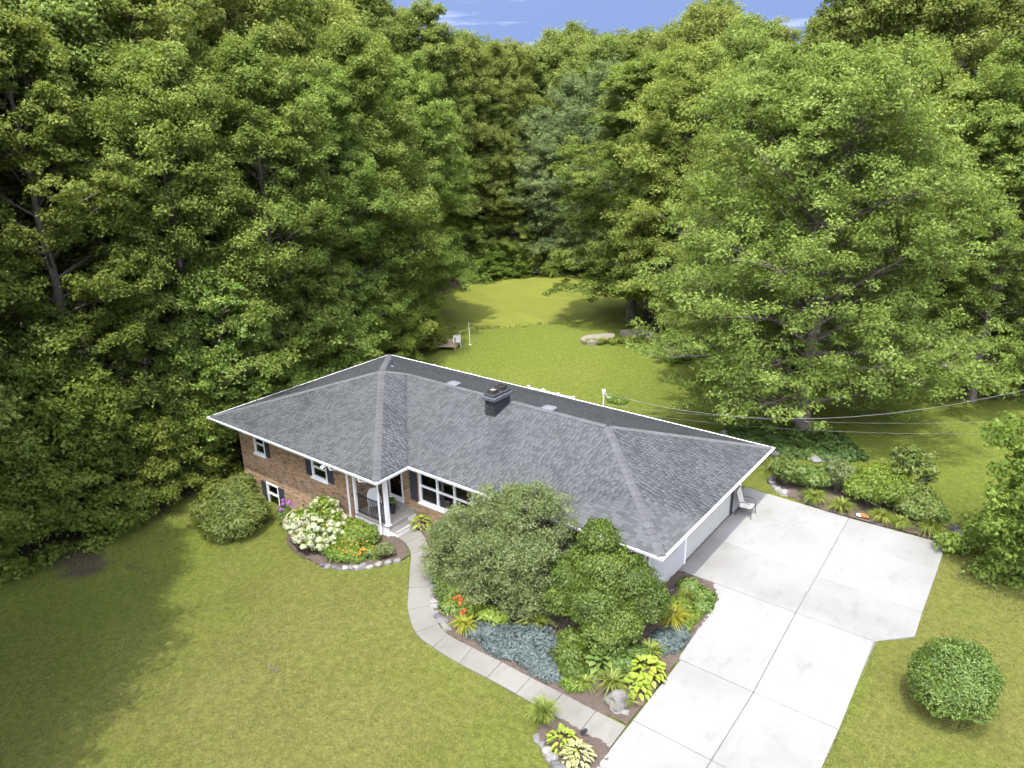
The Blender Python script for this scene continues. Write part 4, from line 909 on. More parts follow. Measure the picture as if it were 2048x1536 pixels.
#TREES#
TREES = [
    ('edge0', -5, -8.5, 1.004, 1.004, 5.07, 'broadleaf_tree', 'green broadleaf tree on the left wood edge at the lawn corner nearest the camera', 'tree', 'trees on the left wood edge'),
    ('edge1', -5.2, -3, 1.053, 1.053, 1.79, 'broadleaf_tree', 'green broadleaf tree on the left wood edge beside the low thicket at the lawn edge', 'tree', 'trees on the left wood edge'),
    ('edge2', -4.8, 2.6, 0.882, 0.882, 2.41, 'broadleaf_tree', 'green broadleaf tree on the left wood edge just left of the spreading juniper', 'tree', 'trees on the left wood edge'),
    ('edge0', -5.6, 8, 0.94, 0.94, 0.28, 'broadleaf_tree', 'green broadleaf tree on the left wood edge level with the front eave corner', 'tree', 'trees on the left wood edge'),
    ('edge1', -7.2, 13.2, 0.969, 0.969, 6.27, 'broadleaf_tree', 'green broadleaf tree on the left wood edge beside the left hip of the roof', 'tree', 'trees on the left wood edge'),
    ('edge2', -9.4, 18, 0.979, 0.979, 1.47, 'broadleaf_tree', 'green broadleaf tree on the left wood edge behind the left rear roof corner', 'tree', 'trees on the left wood edge'),
    ('edge0', -12.6, 26.2, 0.944, 0.944, 6.12, 'broadleaf_tree', 'green broadleaf tree on the left wood edge beside the wooden platform by the pond', 'tree', 'trees on the left wood edge'),
    ('edge1', -17.8, 27.6, 1.122, 1.122, 5.3, 'broadleaf_tree', 'green broadleaf tree on the left wood edge at the near left end of the pond', 'tree', 'trees on the left wood edge'),
    ('edge2', -22.6, 32.6, 0.937, 0.937, 3.1, 'broadleaf_tree', 'green broadleaf tree on the left wood edge leaning over the left shore of the pond', 'tree', 'trees on the left wood edge'),
    ('edge0', -24.6, 39.5, 0.983, 0.983, 0.38, 'broadleaf_tree', 'green broadleaf tree on the left wood edge at the far left end of the pond', 'tree', 'trees on the left wood edge'),
    ('tall0', -9.53, -6.27, 1.018, 1.018, 0.4, 'tall_tree', 'tall tree just behind the front row of the left wood, leftmost one', 'tree', 'tall trees inside the left wood'),
    ('tall1', -9.78, 0.24, 0.987, 0.987, 5.62, 'tall_tree', 'tall tree just behind the front row of the left wood, second from the left', 'tree', 'tall trees inside the left wood'),
    ('tall2', -9.75, 5.02, 1.045, 1.045, 0.01, 'tall_tree', 'tall tree just behind the front row of the left wood, third from the left', 'tree', 'tall trees inside the left wood'),
    ('tall3', -11.6, 10.92, 0.984, 0.984, 2.04, 'tall_tree', 'tall tree just behind the front row of the left wood, fourth from the left', 'tree', 'tall trees inside the left wood'),
    ('tall0', -13.63, 16.18, 0.978, 0.978, 4.39, 'tall_tree', 'tall tree just behind the front row of the left wood, fifth from the left', 'tree', 'tall trees inside the left wood'),
    ('tall1', -17.66, 21.76, 0.988, 0.988, 2.01, 'tall_tree', 'tall tree just behind the front row of the left wood, sixth from the left', 'tree', 'tall trees inside the left wood'),
    ('tall2', -22.24, 26.01, 0.976, 0.976, 1.48, 'tall_tree', 'tall tree just behind the front row of the left wood, seventh from the left', 'tree', 'tall trees inside the left wood'),
    ('tall3', -28.58, 31.52, 0.97, 0.97, 5.31, 'tall_tree', 'tall tree just behind the front row of the left wood, eighth from the left', 'tree', 'tall trees inside the left wood'),
    ('tall0', -30.16, 38.54, 1.008, 1.008, 5.88, 'tall_tree', 'tall tree just behind the front row of the left wood, ninth from the left', 'tree', 'tall trees inside the left wood'),
    ('tall1', -15.43, -3.31, 1.073, 1.073, 4.24, 'tall_tree', 'crown of a tall tree deep inside the left wood, leftmost one', 'tree', 'crowns deep in the left wood'),
    ('tall2', -15.78, 3.56, 1.027, 1.027, 4.03, 'tall_tree', 'crown of a tall tree deep inside the left wood, third from the left', 'tree', 'crowns deep in the left wood'),
    ('tall3', -17.97, 10.23, 1.076, 1.076, 2.36, 'tall_tree', 'crown of a tall tree deep inside the left wood, fifth from the left', 'tree', 'crowns deep in the left wood'),
    ('tall0', -20.14, 16.13, 1.047, 1.047, 5.01, 'tall_tree', 'crown of a tall tree deep inside the left wood, eighth from the left', 'tree', 'crowns deep in the left wood'),
    ('tall1', -25.64, 22.26, 1.074, 1.074, 5.91, 'tall_tree', 'crown of a tall tree deep inside the left wood, tenth from the left', 'tree', 'crowns deep in the left wood'),
    ('tall2', -30.91, 27.77, 1.097, 1.097, 0.96, 'tall_tree', 'crown of a tall tree deep inside the left wood, eleventh from the left', 'tree', 'crowns deep in the left wood'),
    ('tall3', -35.74, 35.42, 1.048, 1.048, 3.47, 'tall_tree', 'crown of a tall tree deep inside the left wood, twelfth from the left', 'tree', 'crowns deep in the left wood'),
    ('tall0', -23.02, 0.55, 1.038, 1.038, 2.53, 'tall_tree', 'crown of a tall tree deep inside the left wood, second from the left', 'tree', 'crowns deep in the left wood'),
    ('tall1', -25.6, 8.9, 1.076, 1.076, 5.87, 'tall_tree', 'crown of a tall tree deep inside the left wood, fourth from the left', 'tree', 'crowns deep in the left wood'),
    ('tall2', -29.49, 16.79, 1.119, 1.119, 1.18, 'tall_tree', 'crown of a tall tree deep inside the left wood, sixth from the left', 'tree', 'crowns deep in the left wood'),
    ('tall3', -36.61, 23.59, 1.049, 1.049, 0.46, 'tall_tree', 'crown of a tall tree deep inside the left wood, seventh from the left', 'tree', 'crowns deep in the left wood'),
    ('tall0', -43.57, 32.39, 1.017, 1.017, 3.31, 'tall_tree', 'crown of a tall tree deep inside the left wood, ninth from the left', 'tree', 'crowns deep in the left wood'),
    ('thick0', -2.9, -7.2, 1.12, 1.12, 1.62, 'thicket', 'large low thicket overhanging the bare soil at the left edge of the lawn', 'thicket', 'thickets along the left wood edge'),
    ('thick1', -2.6, -3.4, 1.0, 1.0, 3.09, 'thicket', 'leafy thicket in the left wood edge nearest the juniper', 'thicket', 'thickets along the left wood edge'),
    ('thick2', -4.2, -5.4, 1.4, 1.4, 3.47, 'thicket', 'tall thicket behind the overhanging one at the left edge', 'thicket', 'thickets along the left wood edge'),
    ('thick0', -3.6, -0.4, 1.04, 1.04, 0.67, 'thicket', 'dark thicket behind the spreading juniper', 'thicket', 'thickets along the left wood edge'),
    ('thick1', -3.4, 5.6, 0.92, 0.92, 5.43, 'thicket', 'thicket beside the left wall of the house', 'thicket', 'thickets along the left wood edge'),
    ('thick2', -4.4, 10.4, 1.04, 1.04, 1.75, 'thicket', 'thicket below the left hip of the roof', 'thicket', 'thickets along the left wood edge'),
    ('thick0', -7.2, 16.5, 1.12, 1.12, 2.81, 'thicket', 'thicket behind the left rear corner of the roof', 'thicket', 'thickets along the left wood edge'),
    ('thick1', -9.4, 21.4, 0.84, 0.84, 0.36, 'thicket', 'low thicket beside the wooden platform', 'thicket', 'thickets along the left wood edge'),
    ('sap0', -2.9, 2.6, 1.129, 1.129, 0.02, 'young_tree', 'slender bright green young tree in front of the left wood', 'tree', None),
    ('sap1', -5.2, 11.2, 1.012, 1.012, 1.23, 'young_tree', 'pale young tree leaning over the left hip of the roof', 'tree', None),
    ('sap1', -2.5, 0.6, 0.776, 0.776, 2.15, 'young_tree', 'small bright young tree just left of the roof corner', 'tree', None),
    ('tall0', 3.4, -13.9, 0.994, 0.994, 5.59, 'tall_tree', 'tall tree of the wood left of the front lawn, shading the grass', 'tree', 'trees shading the front lawn'),
    ('tall1', 8.0, -17.8, 0.958, 0.958, 2.86, 'tall_tree', 'tall tree of the wood left of the front lawn, shading the grass', 'tree', 'trees shading the front lawn'),
    ('tall2', 12.4, -21.7, 0.973, 0.973, 5.39, 'tall_tree', 'tall tree of the wood left of the front lawn, shading the grass', 'tree', 'trees shading the front lawn'),
    ('tall3', -4.0, -14.5, 0.947, 0.947, 4.98, 'tall_tree', 'tall tree of the wood left of the front lawn, shading the grass', 'tree', 'trees shading the front lawn'),
    ('willow0', -18.02, 51.35, 0.912, 0.912, 2.51, 'grey_green_tree', 'grey-green rounded tree at the head of the pond, left of its twin', 'tree', 'grey-green trees behind the pond'),
    ('willow1', -14.23, 53.28, 1.118, 1.118, 3.73, 'grey_green_tree', 'tallest grey-green tree behind the pond, foliage down to the water', 'tree', 'grey-green trees behind the pond'),
    ('willow0', -9.64, 53.13, 1.0, 1.0, 4.63, 'grey_green_tree', 'grey-green tree behind the right end of the pond', 'tree', 'grey-green trees behind the pond'),
    ('willow1', -15.77, 52.28, 0.529, 0.529, 3.15, 'grey_green_tree', 'low grey-green tree dipping over the far shore of the pond', 'tree', 'grey-green trees behind the pond'),
    ('pine', -20.49, 53.88, 1.416, 1.133, 4.34, 'pine_tree', 'dark conifer rising behind the grey-green pond trees', 'tree', None),
    ('tall3', -23.81, 43.52, 0.915, 0.915, 0.04, 'tall_tree', 'tree in the far wood beyond the pond, fifth from the left', 'tree', 'far trees beyond the pond'),
    ('tall2', -22.64, 46.52, 0.915, 0.915, 0.25, 'tall_tree', 'tree in the far wood beyond the pond, seventh from the left', 'tree', 'far trees beyond the pond'),
    ('tall3', -22.14, 50.14, 0.915, 0.915, 1.34, 'tall_tree', 'tree in the far wood beyond the pond, ninth from the left', 'tree', 'far trees beyond the pond'),
    ('tall0', -28.07, 60.72, 0.943, 0.943, 1.28, 'tall_tree', 'tree in the far wood beyond the pond, tenth from the left', 'tree', 'far trees beyond the pond'),
    ('tall1', -19.57, 56.96, 0.943, 0.943, 1.36, 'tall_tree', 'tree in the far wood beyond the pond, twelfth from the left', 'tree', 'far trees beyond the pond'),
    ('tall0', -19.09, 62.04, 0.972, 0.972, 3.77, 'tall_tree', 'tree in the far wood beyond the pond, fourteenth from the left', 'tree', 'far trees beyond the pond'),
    ('tall0', -13.02, 56.37, 0.943, 0.943, 2.19, 'tall_tree', 'tree in the far wood beyond the pond, fifteenth from the left', 'tree', 'far trees beyond the pond'),
    ('tall3', -11.67, 59.44, 0.943, 0.943, 2.3, 'tall_tree', 'tree in the far wood beyond the pond, seventeenth from the left', 'tree', 'far trees beyond the pond'),
    ('tall2', -8.61, 58.8, 0.929, 0.929, 4.27, 'tall_tree', 'tree in the far wood beyond the pond, nineteenth from the left', 'tree', 'far trees beyond the pond'),
    ('tall1', -5.01, 56.12, 0.943, 0.943, 4.93, 'tall_tree', 'tree in the far wood beyond the pond, twentieth from the left', 'tree', 'far trees beyond the pond'),
    ('tall1', -32.89, 56.84, 0.972, 0.972, 2.36, 'tall_tree', 'tree in the far wood beyond the pond, sixth from the left', 'tree', 'far trees beyond the pond'),
    ('tall3', -36.16, 65.83, 0.986, 0.986, 4.44, 'tall_tree', 'tree in the far wood beyond the pond, eighth from the left', 'tree', 'far trees beyond the pond'),
    ('tall0', -31.91, 72.75, 0.986, 0.986, 5.17, 'tall_tree', 'tree in the far wood beyond the pond, eleventh from the left', 'tree', 'far trees beyond the pond'),
    ('tall1', -30.6, 78.43, 1.064, 1.064, 1.45, 'tall_tree', 'tree in the far wood beyond the pond, thirteenth from the left', 'tree', 'far trees beyond the pond'),
    ('tall2', -22.75, 76.16, 1.017, 1.017, 3.17, 'tall_tree', 'tree in the far wood beyond the pond, sixteenth from the left', 'tree', 'far trees beyond the pond'),
    ('tall3', -17.02, 72.46, 0.986, 0.986, 4.56, 'tall_tree', 'tree in the far wood beyond the pond, eighteenth from the left', 'tree', 'far trees beyond the pond'),
    ('tall3', -24.07, 41.92, 0.915, 0.915, 1.99, 'tall_tree', 'tree in the far wood beyond the pond, fourth from the left', 'tree', 'far trees beyond the pond'),
    ('tall2', -23.78, 39.45, 1.064, 1.064, 3.1, 'tall_tree', 'tree in the far wood beyond the pond, third from the left', 'tree', 'far trees beyond the pond'),
    ('tall2', -27.66, 39.81, 1.08, 1.08, 0.27, 'tall_tree', 'tree in the far wood beyond the pond, second from the left', 'tree', 'far trees beyond the pond'),
    ('tall0', -23.78, 32.26, 1.08, 1.08, 3.33, 'tall_tree', 'tree in the far wood beyond the pond, leftmost one', 'tree', 'far trees beyond the pond'),
    ('tall1', -7.65, 68.12, 1.064, 1.064, 5.23, 'tall_tree', 'tree in the far wood beyond the pond, twenty-first from the left', 'tree', 'far trees beyond the pond'),
    ('edge1', -23.37, 44.58, 0.95, 0.95, 0.13, 'broadleaf_tree', 'green broadleaf tree at the far left corner of the pond, leftmost one', 'tree', 'trees at the far left corner of the pond'),
    ('edge1', -21.94, 47.75, 0.95, 0.95, 3.08, 'broadleaf_tree', 'green broadleaf tree at the far left corner of the pond, second from the left', 'tree', 'trees at the far left corner of the pond'),
    ('edge1', -21.1, 49.69, 0.95, 0.95, 3.76, 'broadleaf_tree', 'green broadleaf tree at the far left corner of the pond, third from the left', 'tree', 'trees at the far left corner of the pond'),
    ('thick1', -20.25, 45.25, 0.68, 0.68, 3.3, 'thicket', 'dark low thicket on the far shore of the pond, second from the left', 'thicket', 'thickets along the far pond shore'),
    ('thick2', -19.06, 47.47, 0.68, 0.68, 3.54, 'thicket', 'dark low thicket on the far shore of the pond, third from the left', 'thicket', 'thickets along the far pond shore'),
    ('thick1', -17.91, 48.96, 0.68, 0.68, 3.86, 'thicket', 'dark low thicket on the far shore of the pond, fourth from the left', 'thicket', 'thickets along the far pond shore'),
    ('thick1', -15.52, 50.04, 0.68, 0.68, 1.56, 'thicket', 'dark low thicket on the far shore of the pond, fifth from the left', 'thicket', 'thickets along the far pond shore'),
    ('thick1', -10.87, 51.25, 0.68, 0.68, 4.22, 'thicket', 'dark low thicket on the far shore of the pond, sixth from the left', 'thicket', 'thickets along the far pond shore'),
    ('thick1', -20.97, 43.35, 0.68, 0.68, 1.2, 'thicket', 'dark low thicket on the far shore of the pond, leftmost one', 'thicket', 'thickets along the far pond shore'),
    ('edge1', 1.0, 37.0, 1.433, 1.024, 4.69, 'broadleaf_tree', 'green broadleaf tree on the right wood edge at the right end of the pond', 'tree', 'trees on the right wood edge'),
    ('edge2', 6.4, 34.4, 0.926, 0.926, 1.85, 'broadleaf_tree', 'green broadleaf tree on the right wood edge between the pond and the big maple', 'tree', 'trees on the right wood edge'),
    ('edge0', 11.2, 32.6, 0.856, 0.856, 1.64, 'broadleaf_tree', 'green broadleaf tree on the right wood edge left behind the big maple', 'tree', 'trees on the right wood edge'),
    ('edge1', 15.6, 30.4, 0.882, 0.882, 0.1, 'broadleaf_tree', 'green broadleaf tree on the right wood edge straight behind the big maple', 'tree', 'trees on the right wood edge'),
    ('edge2', 20.4, 31.4, 0.829, 0.829, 5.41, 'broadleaf_tree', 'green broadleaf tree on the right wood edge right behind the big maple', 'tree', 'trees on the right wood edge'),
    ('edge0', 24.6, 33.0, 0.818, 0.818, 4.33, 'broadleaf_tree', 'green broadleaf tree on the right wood edge behind the shaded right lawn', 'tree', 'trees on the right wood edge'),
    ('edge1', 28.4, 34.6, 0.912, 0.912, 0.41, 'broadleaf_tree', 'green broadleaf tree on the right wood edge at the right margin behind the shaded lawn', 'tree', 'trees on the right wood edge'),
    ('tall0', 1.23, 48.71, 0.97, 0.97, 3.45, 'tall_tree', 'tall tree just behind the front row of the right wood, leftmost one', 'tree', 'tall trees inside the right wood'),
    ('tall1', 6.54, 43.73, 0.872, 0.872, 5.79, 'tall_tree', 'tall tree just behind the front row of the right wood, second from the left', 'tree', 'tall trees inside the right wood'),
    ('tall2', 11.44, 39.88, 0.822, 0.822, 1.21, 'tall_tree', 'tall tree just behind the front row of the right wood, third from the left', 'tree', 'tall trees inside the right wood'),
    ('tall3', 16.79, 37.11, 0.976, 0.976, 2.29, 'tall_tree', 'tall tree just behind the front row of the right wood, fourth from the left', 'tree', 'tall trees inside the right wood'),
    ('tall0', 22.01, 38.0, 0.947, 0.947, 1.35, 'tall_tree', 'tall tree just behind the front row of the right wood, fifth from the left', 'tree', 'tall trees inside the right wood'),
    ('tall1', 27.5, 41.12, 1.011, 1.011, 5.59, 'tall_tree', 'tall tree just behind the front row of the right wood, sixth from the left', 'tree', 'tall trees inside the right wood'),
    ('tall2', 30.69, 44.13, 1.051, 1.051, 0.64, 'tall_tree', 'tall tree just behind the front row of the right wood, seventh from the left', 'tree', 'tall trees inside the right wood'),
    ('tall2', -1.18, 55.88, 1.002, 1.002, 2.03, 'tall_tree', 'crown of a tall tree deep inside the right wood, leftmost one', 'tree', 'crowns deep in the right wood'),
    ('tall3', 5.15, 52.51, 0.888, 0.888, 4.77, 'tall_tree', 'crown of a tall tree deep inside the right wood, second from the left', 'tree', 'crowns deep in the right wood'),
    ('tall0', 11.39, 48.48, 0.917, 0.917, 5.95, 'tall_tree', 'crown of a tall tree deep inside the right wood, third from the left', 'tree', 'crowns deep in the right wood'),
    ('tall1', 17.05, 46.46, 1.054, 1.054, 2.35, 'tall_tree', 'crown of a tall tree deep inside the right wood, fourth from the left', 'tree', 'crowns deep in the right wood'),
    ('tall2', 23.33, 46.97, 1.053, 1.053, 1.44, 'tall_tree', 'crown of a tall tree deep inside the right wood, fifth from the left', 'tree', 'crowns deep in the right wood'),
    ('tall3', 28.47, 52.05, 1.073, 1.073, 0.16, 'tall_tree', 'crown of a tall tree deep inside the right wood, sixth from the left', 'tree', 'crowns deep in the right wood'),
    ('edge2', 14.2, 26.2, 0.75, 0.75, 0.98, 'broadleaf_tree', 'broad green tree just left behind the big maple on the back lawn edge', 'tree', None),
    ('edge1', 26.4, 28.4, 0.862, 0.75, 5.77, 'broadleaf_tree', 'green tree right behind the big maple at the shaded lawn edge', 'tree', None),
    ('maple', 20.4, 19.2, 1.018, 0.96, 0.66, 'maple_tree', 'big spreading maple tree in the yard behind the garage', 'tree', None),
    ('thick0', 10.2, 30.6, 0.9, 0.9, 0.84, 'thicket', 'dark thicket left of the big maple, behind the stone slabs', 'thicket', 'thickets along the right wood edge'),
    ('thick1', 14.4, 28.4, 0.9, 0.9, 2.34, 'thicket', 'dark thicket straight behind the big maple', 'thicket', 'thickets along the right wood edge'),
    ('thick2', 24.2, 30.6, 0.76, 0.76, 5.97, 'thicket', 'low thicket behind the shaded right lawn', 'thicket', 'thickets along the right wood edge'),
    ('thick0', 28.8, 31.8, 0.84, 0.84, 0.71, 'thicket', 'low thicket at the right margin of the shaded lawn', 'thicket', 'thickets along the right wood edge'),
    ('thick1', 19.6, 28.8, 0.8, 0.8, 2.57, 'thicket', 'low thicket right behind the big maple', 'thicket', 'thickets along the right wood edge'),
    ('thick1', 31.6, 11.0, 1.086, 1.18, 2.2, 'yard_tree', 'leafy yard tree reaching in at the right margin beside the driveway', 'tree', None),
]
for pk, x, y, s, sz, rz, nme, lab, cat, grp in TREES: plant_tree(PR[pk], nme, lab, cat, x, y, s, rz, grp, None, sz)
#TREES_END#

# ------------------------------------------------------------------ garden plants
def bush_geo(seed, lobes, n, LL, wr=0.5, out=0.9, upw=0.35, jit=0.5, axmode='out', shell=0.35, droop=0.0):
    """lobes: (x,y,z,rx,ry,rz); leaves near the lobes' surfaces"""
    r = rng(seed); Lb = np.array(lobes, float); area = (Lb[:, 3] * Lb[:, 4] + Lb[:, 3] * Lb[:, 5] + Lb[:, 4] * Lb[:, 5])
    idx = np.repeat(np.arange(len(Lb)), r.multinomial(n, area / area.sum())); m = len(idx)
    d = norm(r.normal(0, 1, (m, 3))); d[:, 2] = np.where(d[:, 2] < -0.35, -d[:, 2], d[:, 2])
    rad = (1 - shell * r.random(m) ** 1.7) * np.where(r.random(m) < 0.10, r.uniform(1.0, 1.14, m), 1.0)
    bumps = 1 + 0.13 * np.sin(d[:, 0] * 7 + idx * 3) * np.sin(d[:, 1] * 6 + idx) + 0.08 * np.sin(d[:, 2] * 9 + idx * 2)
    p = Lb[idx, :3] + d * Lb[idx, 3:] * (rad * bumps)[:, None]
    keep = p[:, 2] > 0.02
    nr = d * out + UP * upw + r.normal(0, jit, (m, 3))
    if axmode == 'out': ax = d + r.normal(0, 0.5, (m, 3)) - UP * droop
    elif axmode == 'up': ax = d * 0.6 + UP * 0.9 + r.normal(0, 0.3, (m, 3))
    else: ax = r.normal(0, 1, (m, 3))
    sz = LL * r.uniform(0.65, 1.3, m)
    v, f = leaves(p[keep], nr[keep], ax[keep], sz[keep], (sz * wr * r.uniform(0.8, 1.2, m))[keep])
    lob = r.random(len(Lb)); rn = np.clip(0.3 * lob[idx] + 0.7 * r.random(m), 0, 1)[keep]
    return v, f, rn
def twigs_geo(seed, lobes, n=14, r0=0.02):
    r = rng(seed); paths = []
    for k in range(n):
        L_ = lobes[r.integers(len(lobes))]; e = np.array(L_[:3]) + norm(r.normal(0, 1, 3)) * np.array(L_[3:]) * 0.75; e[2] = max(e[2], 0.1)
        b = np.array([e[0] * 0.12, e[1] * 0.12, -0.05]); m_ = 0.5 * (b + e) + np.array([0, 0, 0.12])
        paths.append((np.stack([b, m_, e]), np.array([r0, r0 * 0.7, r0 * 0.3])))
    return tubes(paths)
def shrub(name, label, cat, x, y, lobes, n, LL, lmat, seed, group=None, wood='bark', z=None, r0=0.02, ntw=14, rz=0, **kw):
    o = thing(name, label, cat, (x, y, (G(x, y) if z is None else z)), rz, group)
    wv, wf = twigs_geo(seed + 1, lobes, ntw, r0); link('stems', new_mesh('stems', wv, wf, M[wood]), o)
    v, f, rn = bush_geo(seed, lobes, n, LL, **kw); link('foliage', new_mesh('foliage', v, f, lmat, rn), o)
    return o
def lobes_in(seed, rx, ry, rz, k, fr=0.45):
    r = rng(seed); out = [(0, 0, rz * 0.55, rx * 0.72, ry * 0.72, rz * 0.5)]
    for i in range(k):
        a = i * 2.399 + r.uniform(0, 0.6); q = r.uniform(0.35, 0.68); h = r.uniform(0.35, 0.78) * rz
        out.append((rx * q * math.cos(a), ry * q * math.sin(a), h, rx * fr * r.uniform(0.75, 1.15), ry * fr * r.uniform(0.75, 1.15), rz * fr * 0.75 * r.uniform(0.75, 1.15)))
    return out
def strap_geo(seed, n, L, W, spread=1.0, up_=1.0, seg=5):
    r = rng(seed); az = r.uniform(0, 6.283, n); ll = L * r.uniform(0.65, 1.15, n); ar = spread * r.uniform(0.35, 1.1, n)
    s = np.linspace(0, 1, seg + 1); d = np.column_stack([np.cos(az), np.sin(az), np.zeros(n)]); sdv = np.column_stack([-np.sin(az), np.cos(az), np.zeros(n)])
    bp = np.column_stack([r.normal(0, 0.06, (n, 2)) * L, np.zeros(n)])
    V_ = []
    for k in range(seg + 1):
        c = bp + d * (ll * ar * (0.25 * s[k] + 0.62 * s[k] ** 2))[:, None] + UP * (ll * up_ * (1.15 * s[k] - (0.35 + 0.6 * ar) * s[k] ** 2.3))[:, None]
        w = W * (0.65 + 0.6 * s[k]) * (1 - s[k] ** 3 * 0.95) * 0.5
        V_ += [c - sdv * w, c + sdv * w]
    v = np.stack(V_, 1); kk = 2 * (seg + 1); base = np.arange(n)[:, None] * kk
    f = np.concatenate([base + np.array([[2 * k, 2 * k + 1, 2 * k + 3, 2 * k + 2]]) for k in range(seg)], 0)
    return v.reshape(-1, 3), f, np.tile(r.random(n), seg)
def strap_plant(name, label, cat, x, y, n, L, W, lmat, seed, group=None, spread=1.0, up_=1.0):
    o = thing(name, label, cat, (x, y, G(x, y) + 0.02), 0, group)
    v, f, rn = strap_geo(seed, n, L, W, spread, up_); link('blades', new_mesh('blades', v, f, lmat, rn), o); return o
def bloom_mesh(seed, n, R_, LL, mat, flat=0.8):
    r = rng(seed); d = norm(r.normal(0, 1, (n, 3))); d[:, 2] = np.abs(d[:, 2]) * np.where(r.random(n) < 0.75, 1, -0.6)
    v, f = leaves(d * R_ * np.array([1, 1, flat]), d + r.normal(0, 0.25, (n, 3)), r.normal(0, 1, (n, 3)), LL, LL * 0.9, 0.05)
    return new_mesh('flower_head', v, f, mat, r.random(n))
def hosta_leaf(mat, L=0.26, W=0.19, vari=False):
    v = []; f = []; rn = []
    prof = [(0, 0.10), (0.15, 0.80), (0.38, 1.0), (0.65, 0.78), (0.86, 0.40), (1.0, 0.04)]
    for t, w in prof:
        z = 0.10 * L * math.sin(t * 2.6) - 0.28 * L * t * t
        v += [(t * L, -w * W / 2, z + 0.02), (t * L, 0, z - 0.012), (t * L, w * W / 2, z + 0.02)]
    for k in range(len(prof) - 1):
        b = 3 * k; f += [(b, b + 3, b + 4, b + 1), (b + 1, b + 4, b + 5, b + 2)]; rn += [0.25 + 0.1 * k, 0.45 + 0.1 * k] if not vari else ([0.95, 0.95] if k in (0, 4) else [0.45, 0.75])
    return new_mesh('leaf', v, f, mat, rn, smooth=True)
HL = {'lime': hosta_leaf(M['leaf_hosta']), 'dark': hosta_leaf(M['leaf_hosta_dk'], 0.27, 0.2), 'vari': hosta_leaf(M['leaf_vari'], 0.24, 0.13, True), 'edge': hosta_leaf(M['leaf_hosta'], 0.25, 0.13, True)}
def hosta(label, x, y, kind, n, rad, ht, seed, group=None, s=1.0):
    o = thing('hosta', label, 'hosta', (x, y, G(x, y) + 0.02), 0, group); r = rng(seed)
    for i in range(n):
        q = math.sqrt((i + 0.5) / n); a = i * 2.399 + r.normal(0, 0.2)
        l_ = link('leaf', HL[kind], o, (math.cos(a) * rad * q * 0.75, math.sin(a) * rad * q * 0.75, ht * (1.05 - 0.75 * q * q) + r.normal(0, 0.015)), (r.normal(0, 0.25), R(-38 + 62 * q) + r.normal(0, 0.15), a + r.normal(0, 0.25)), s * r.uniform(0.75, 1.2))
    return o
def rock_mesh(seed, k=2):
    import bmesh
    bm = bmesh.new(); bmesh.ops.create_icosphere(bm, subdivisions=k, radius=1.0); r = rng(seed); ph = r.uniform(0, 6, 6)
    for v in bm.verts:
        c = v.co; f_ = 1 + 0.16 * math.sin(3 * c.x + ph[0]) + 0.14 * math.sin(3.4 * c.y + ph[1]) + 0.12 * math.sin(4 * c.z + ph[2]) + 0.05 * math.sin(9 * c.x + 7 * c.y + ph[3]); v.co = c * f_
        v.co.z = max(v.co.z, -0.55)
    me = bpy.data.meshes.new('rock'); bm.to_mesh(me); bm.free(); return me
ROCKS = []
for k in range(4):
    me = rock_mesh(900 + k); me.materials.append(M['stone']); ROCKS.append(me)

# front bed by the porch
hy = shrub('hydrangea', 'large hydrangea bush covered in cream white flower heads by the porch', 'hydrangea', 7.95, -0.45, [(0, 0, 0.85, 0.85, 0.75, 0.75), (-0.75, -0.35, 0.75, 0.65, 0.6, 0.6), (0.7, 0.15, 0.75, 0.65, 0.6, 0.65), (0.15, -0.65, 0.55, 0.7, 0.55, 0.5), (-0.35, 0.45, 1.1, 0.6, 0.5, 0.55), (0.75, -0.5, 0.45, 0.5, 0.45, 0.4), (-0.9, 0.2, 0.6, 0.5, 0.5, 0.5)], 5200, 0.15, M['leaf_bright'], 31, wr=0.62)
BLM = [bloom_mesh(40 + k, 150, 0.135, 0.06, M['bloom_white']) for k in range(3)]
r = rng(55); HLOB = [(0, 0, 0.85, 0.9, 0.8, 0.8), (-0.75, -0.35, 0.75, 0.7, 0.65, 0.65), (0.7, 0.15, 0.75, 0.7, 0.65, 0.7), (0.15, -0.65, 0.55, 0.75, 0.6, 0.55), (-0.35, 0.45, 1.1, 0.65, 0.55, 0.6), (0.75, -0.5, 0.45, 0.55, 0.5, 0.45)]
put = []; tries = 0
while len(put) < 78 and tries < 9000:
    tries += 1
    lb = HLOB[r.integers(6)]; d = norm(r.normal(0, 1, 3)); d[2] = abs(d[2]) * 0.9 - 0.15
    if d @ np.array([0.55, -0.7, 0.45]) < -0.25: continue
    p = np.array(lb[:3]) + d * np.array(lb[3:])
    if p[2] < 0.15 or any(np.linalg.norm(p - o_) < 0.22 for o_ in put): continue
    if any(np.linalg.norm((p - np.array(l2[:3])) / np.array(l2[3:])) < 0.80 for l2 in HLOB): continue
    put.append(p); link('flower_head', BLM[r.integers(3)], hy, tuple(p), (r.normal(0, 0.4), r.normal(0, 0.4), r.uniform(0, 6)), float(r.uniform(0.85, 1.3)))
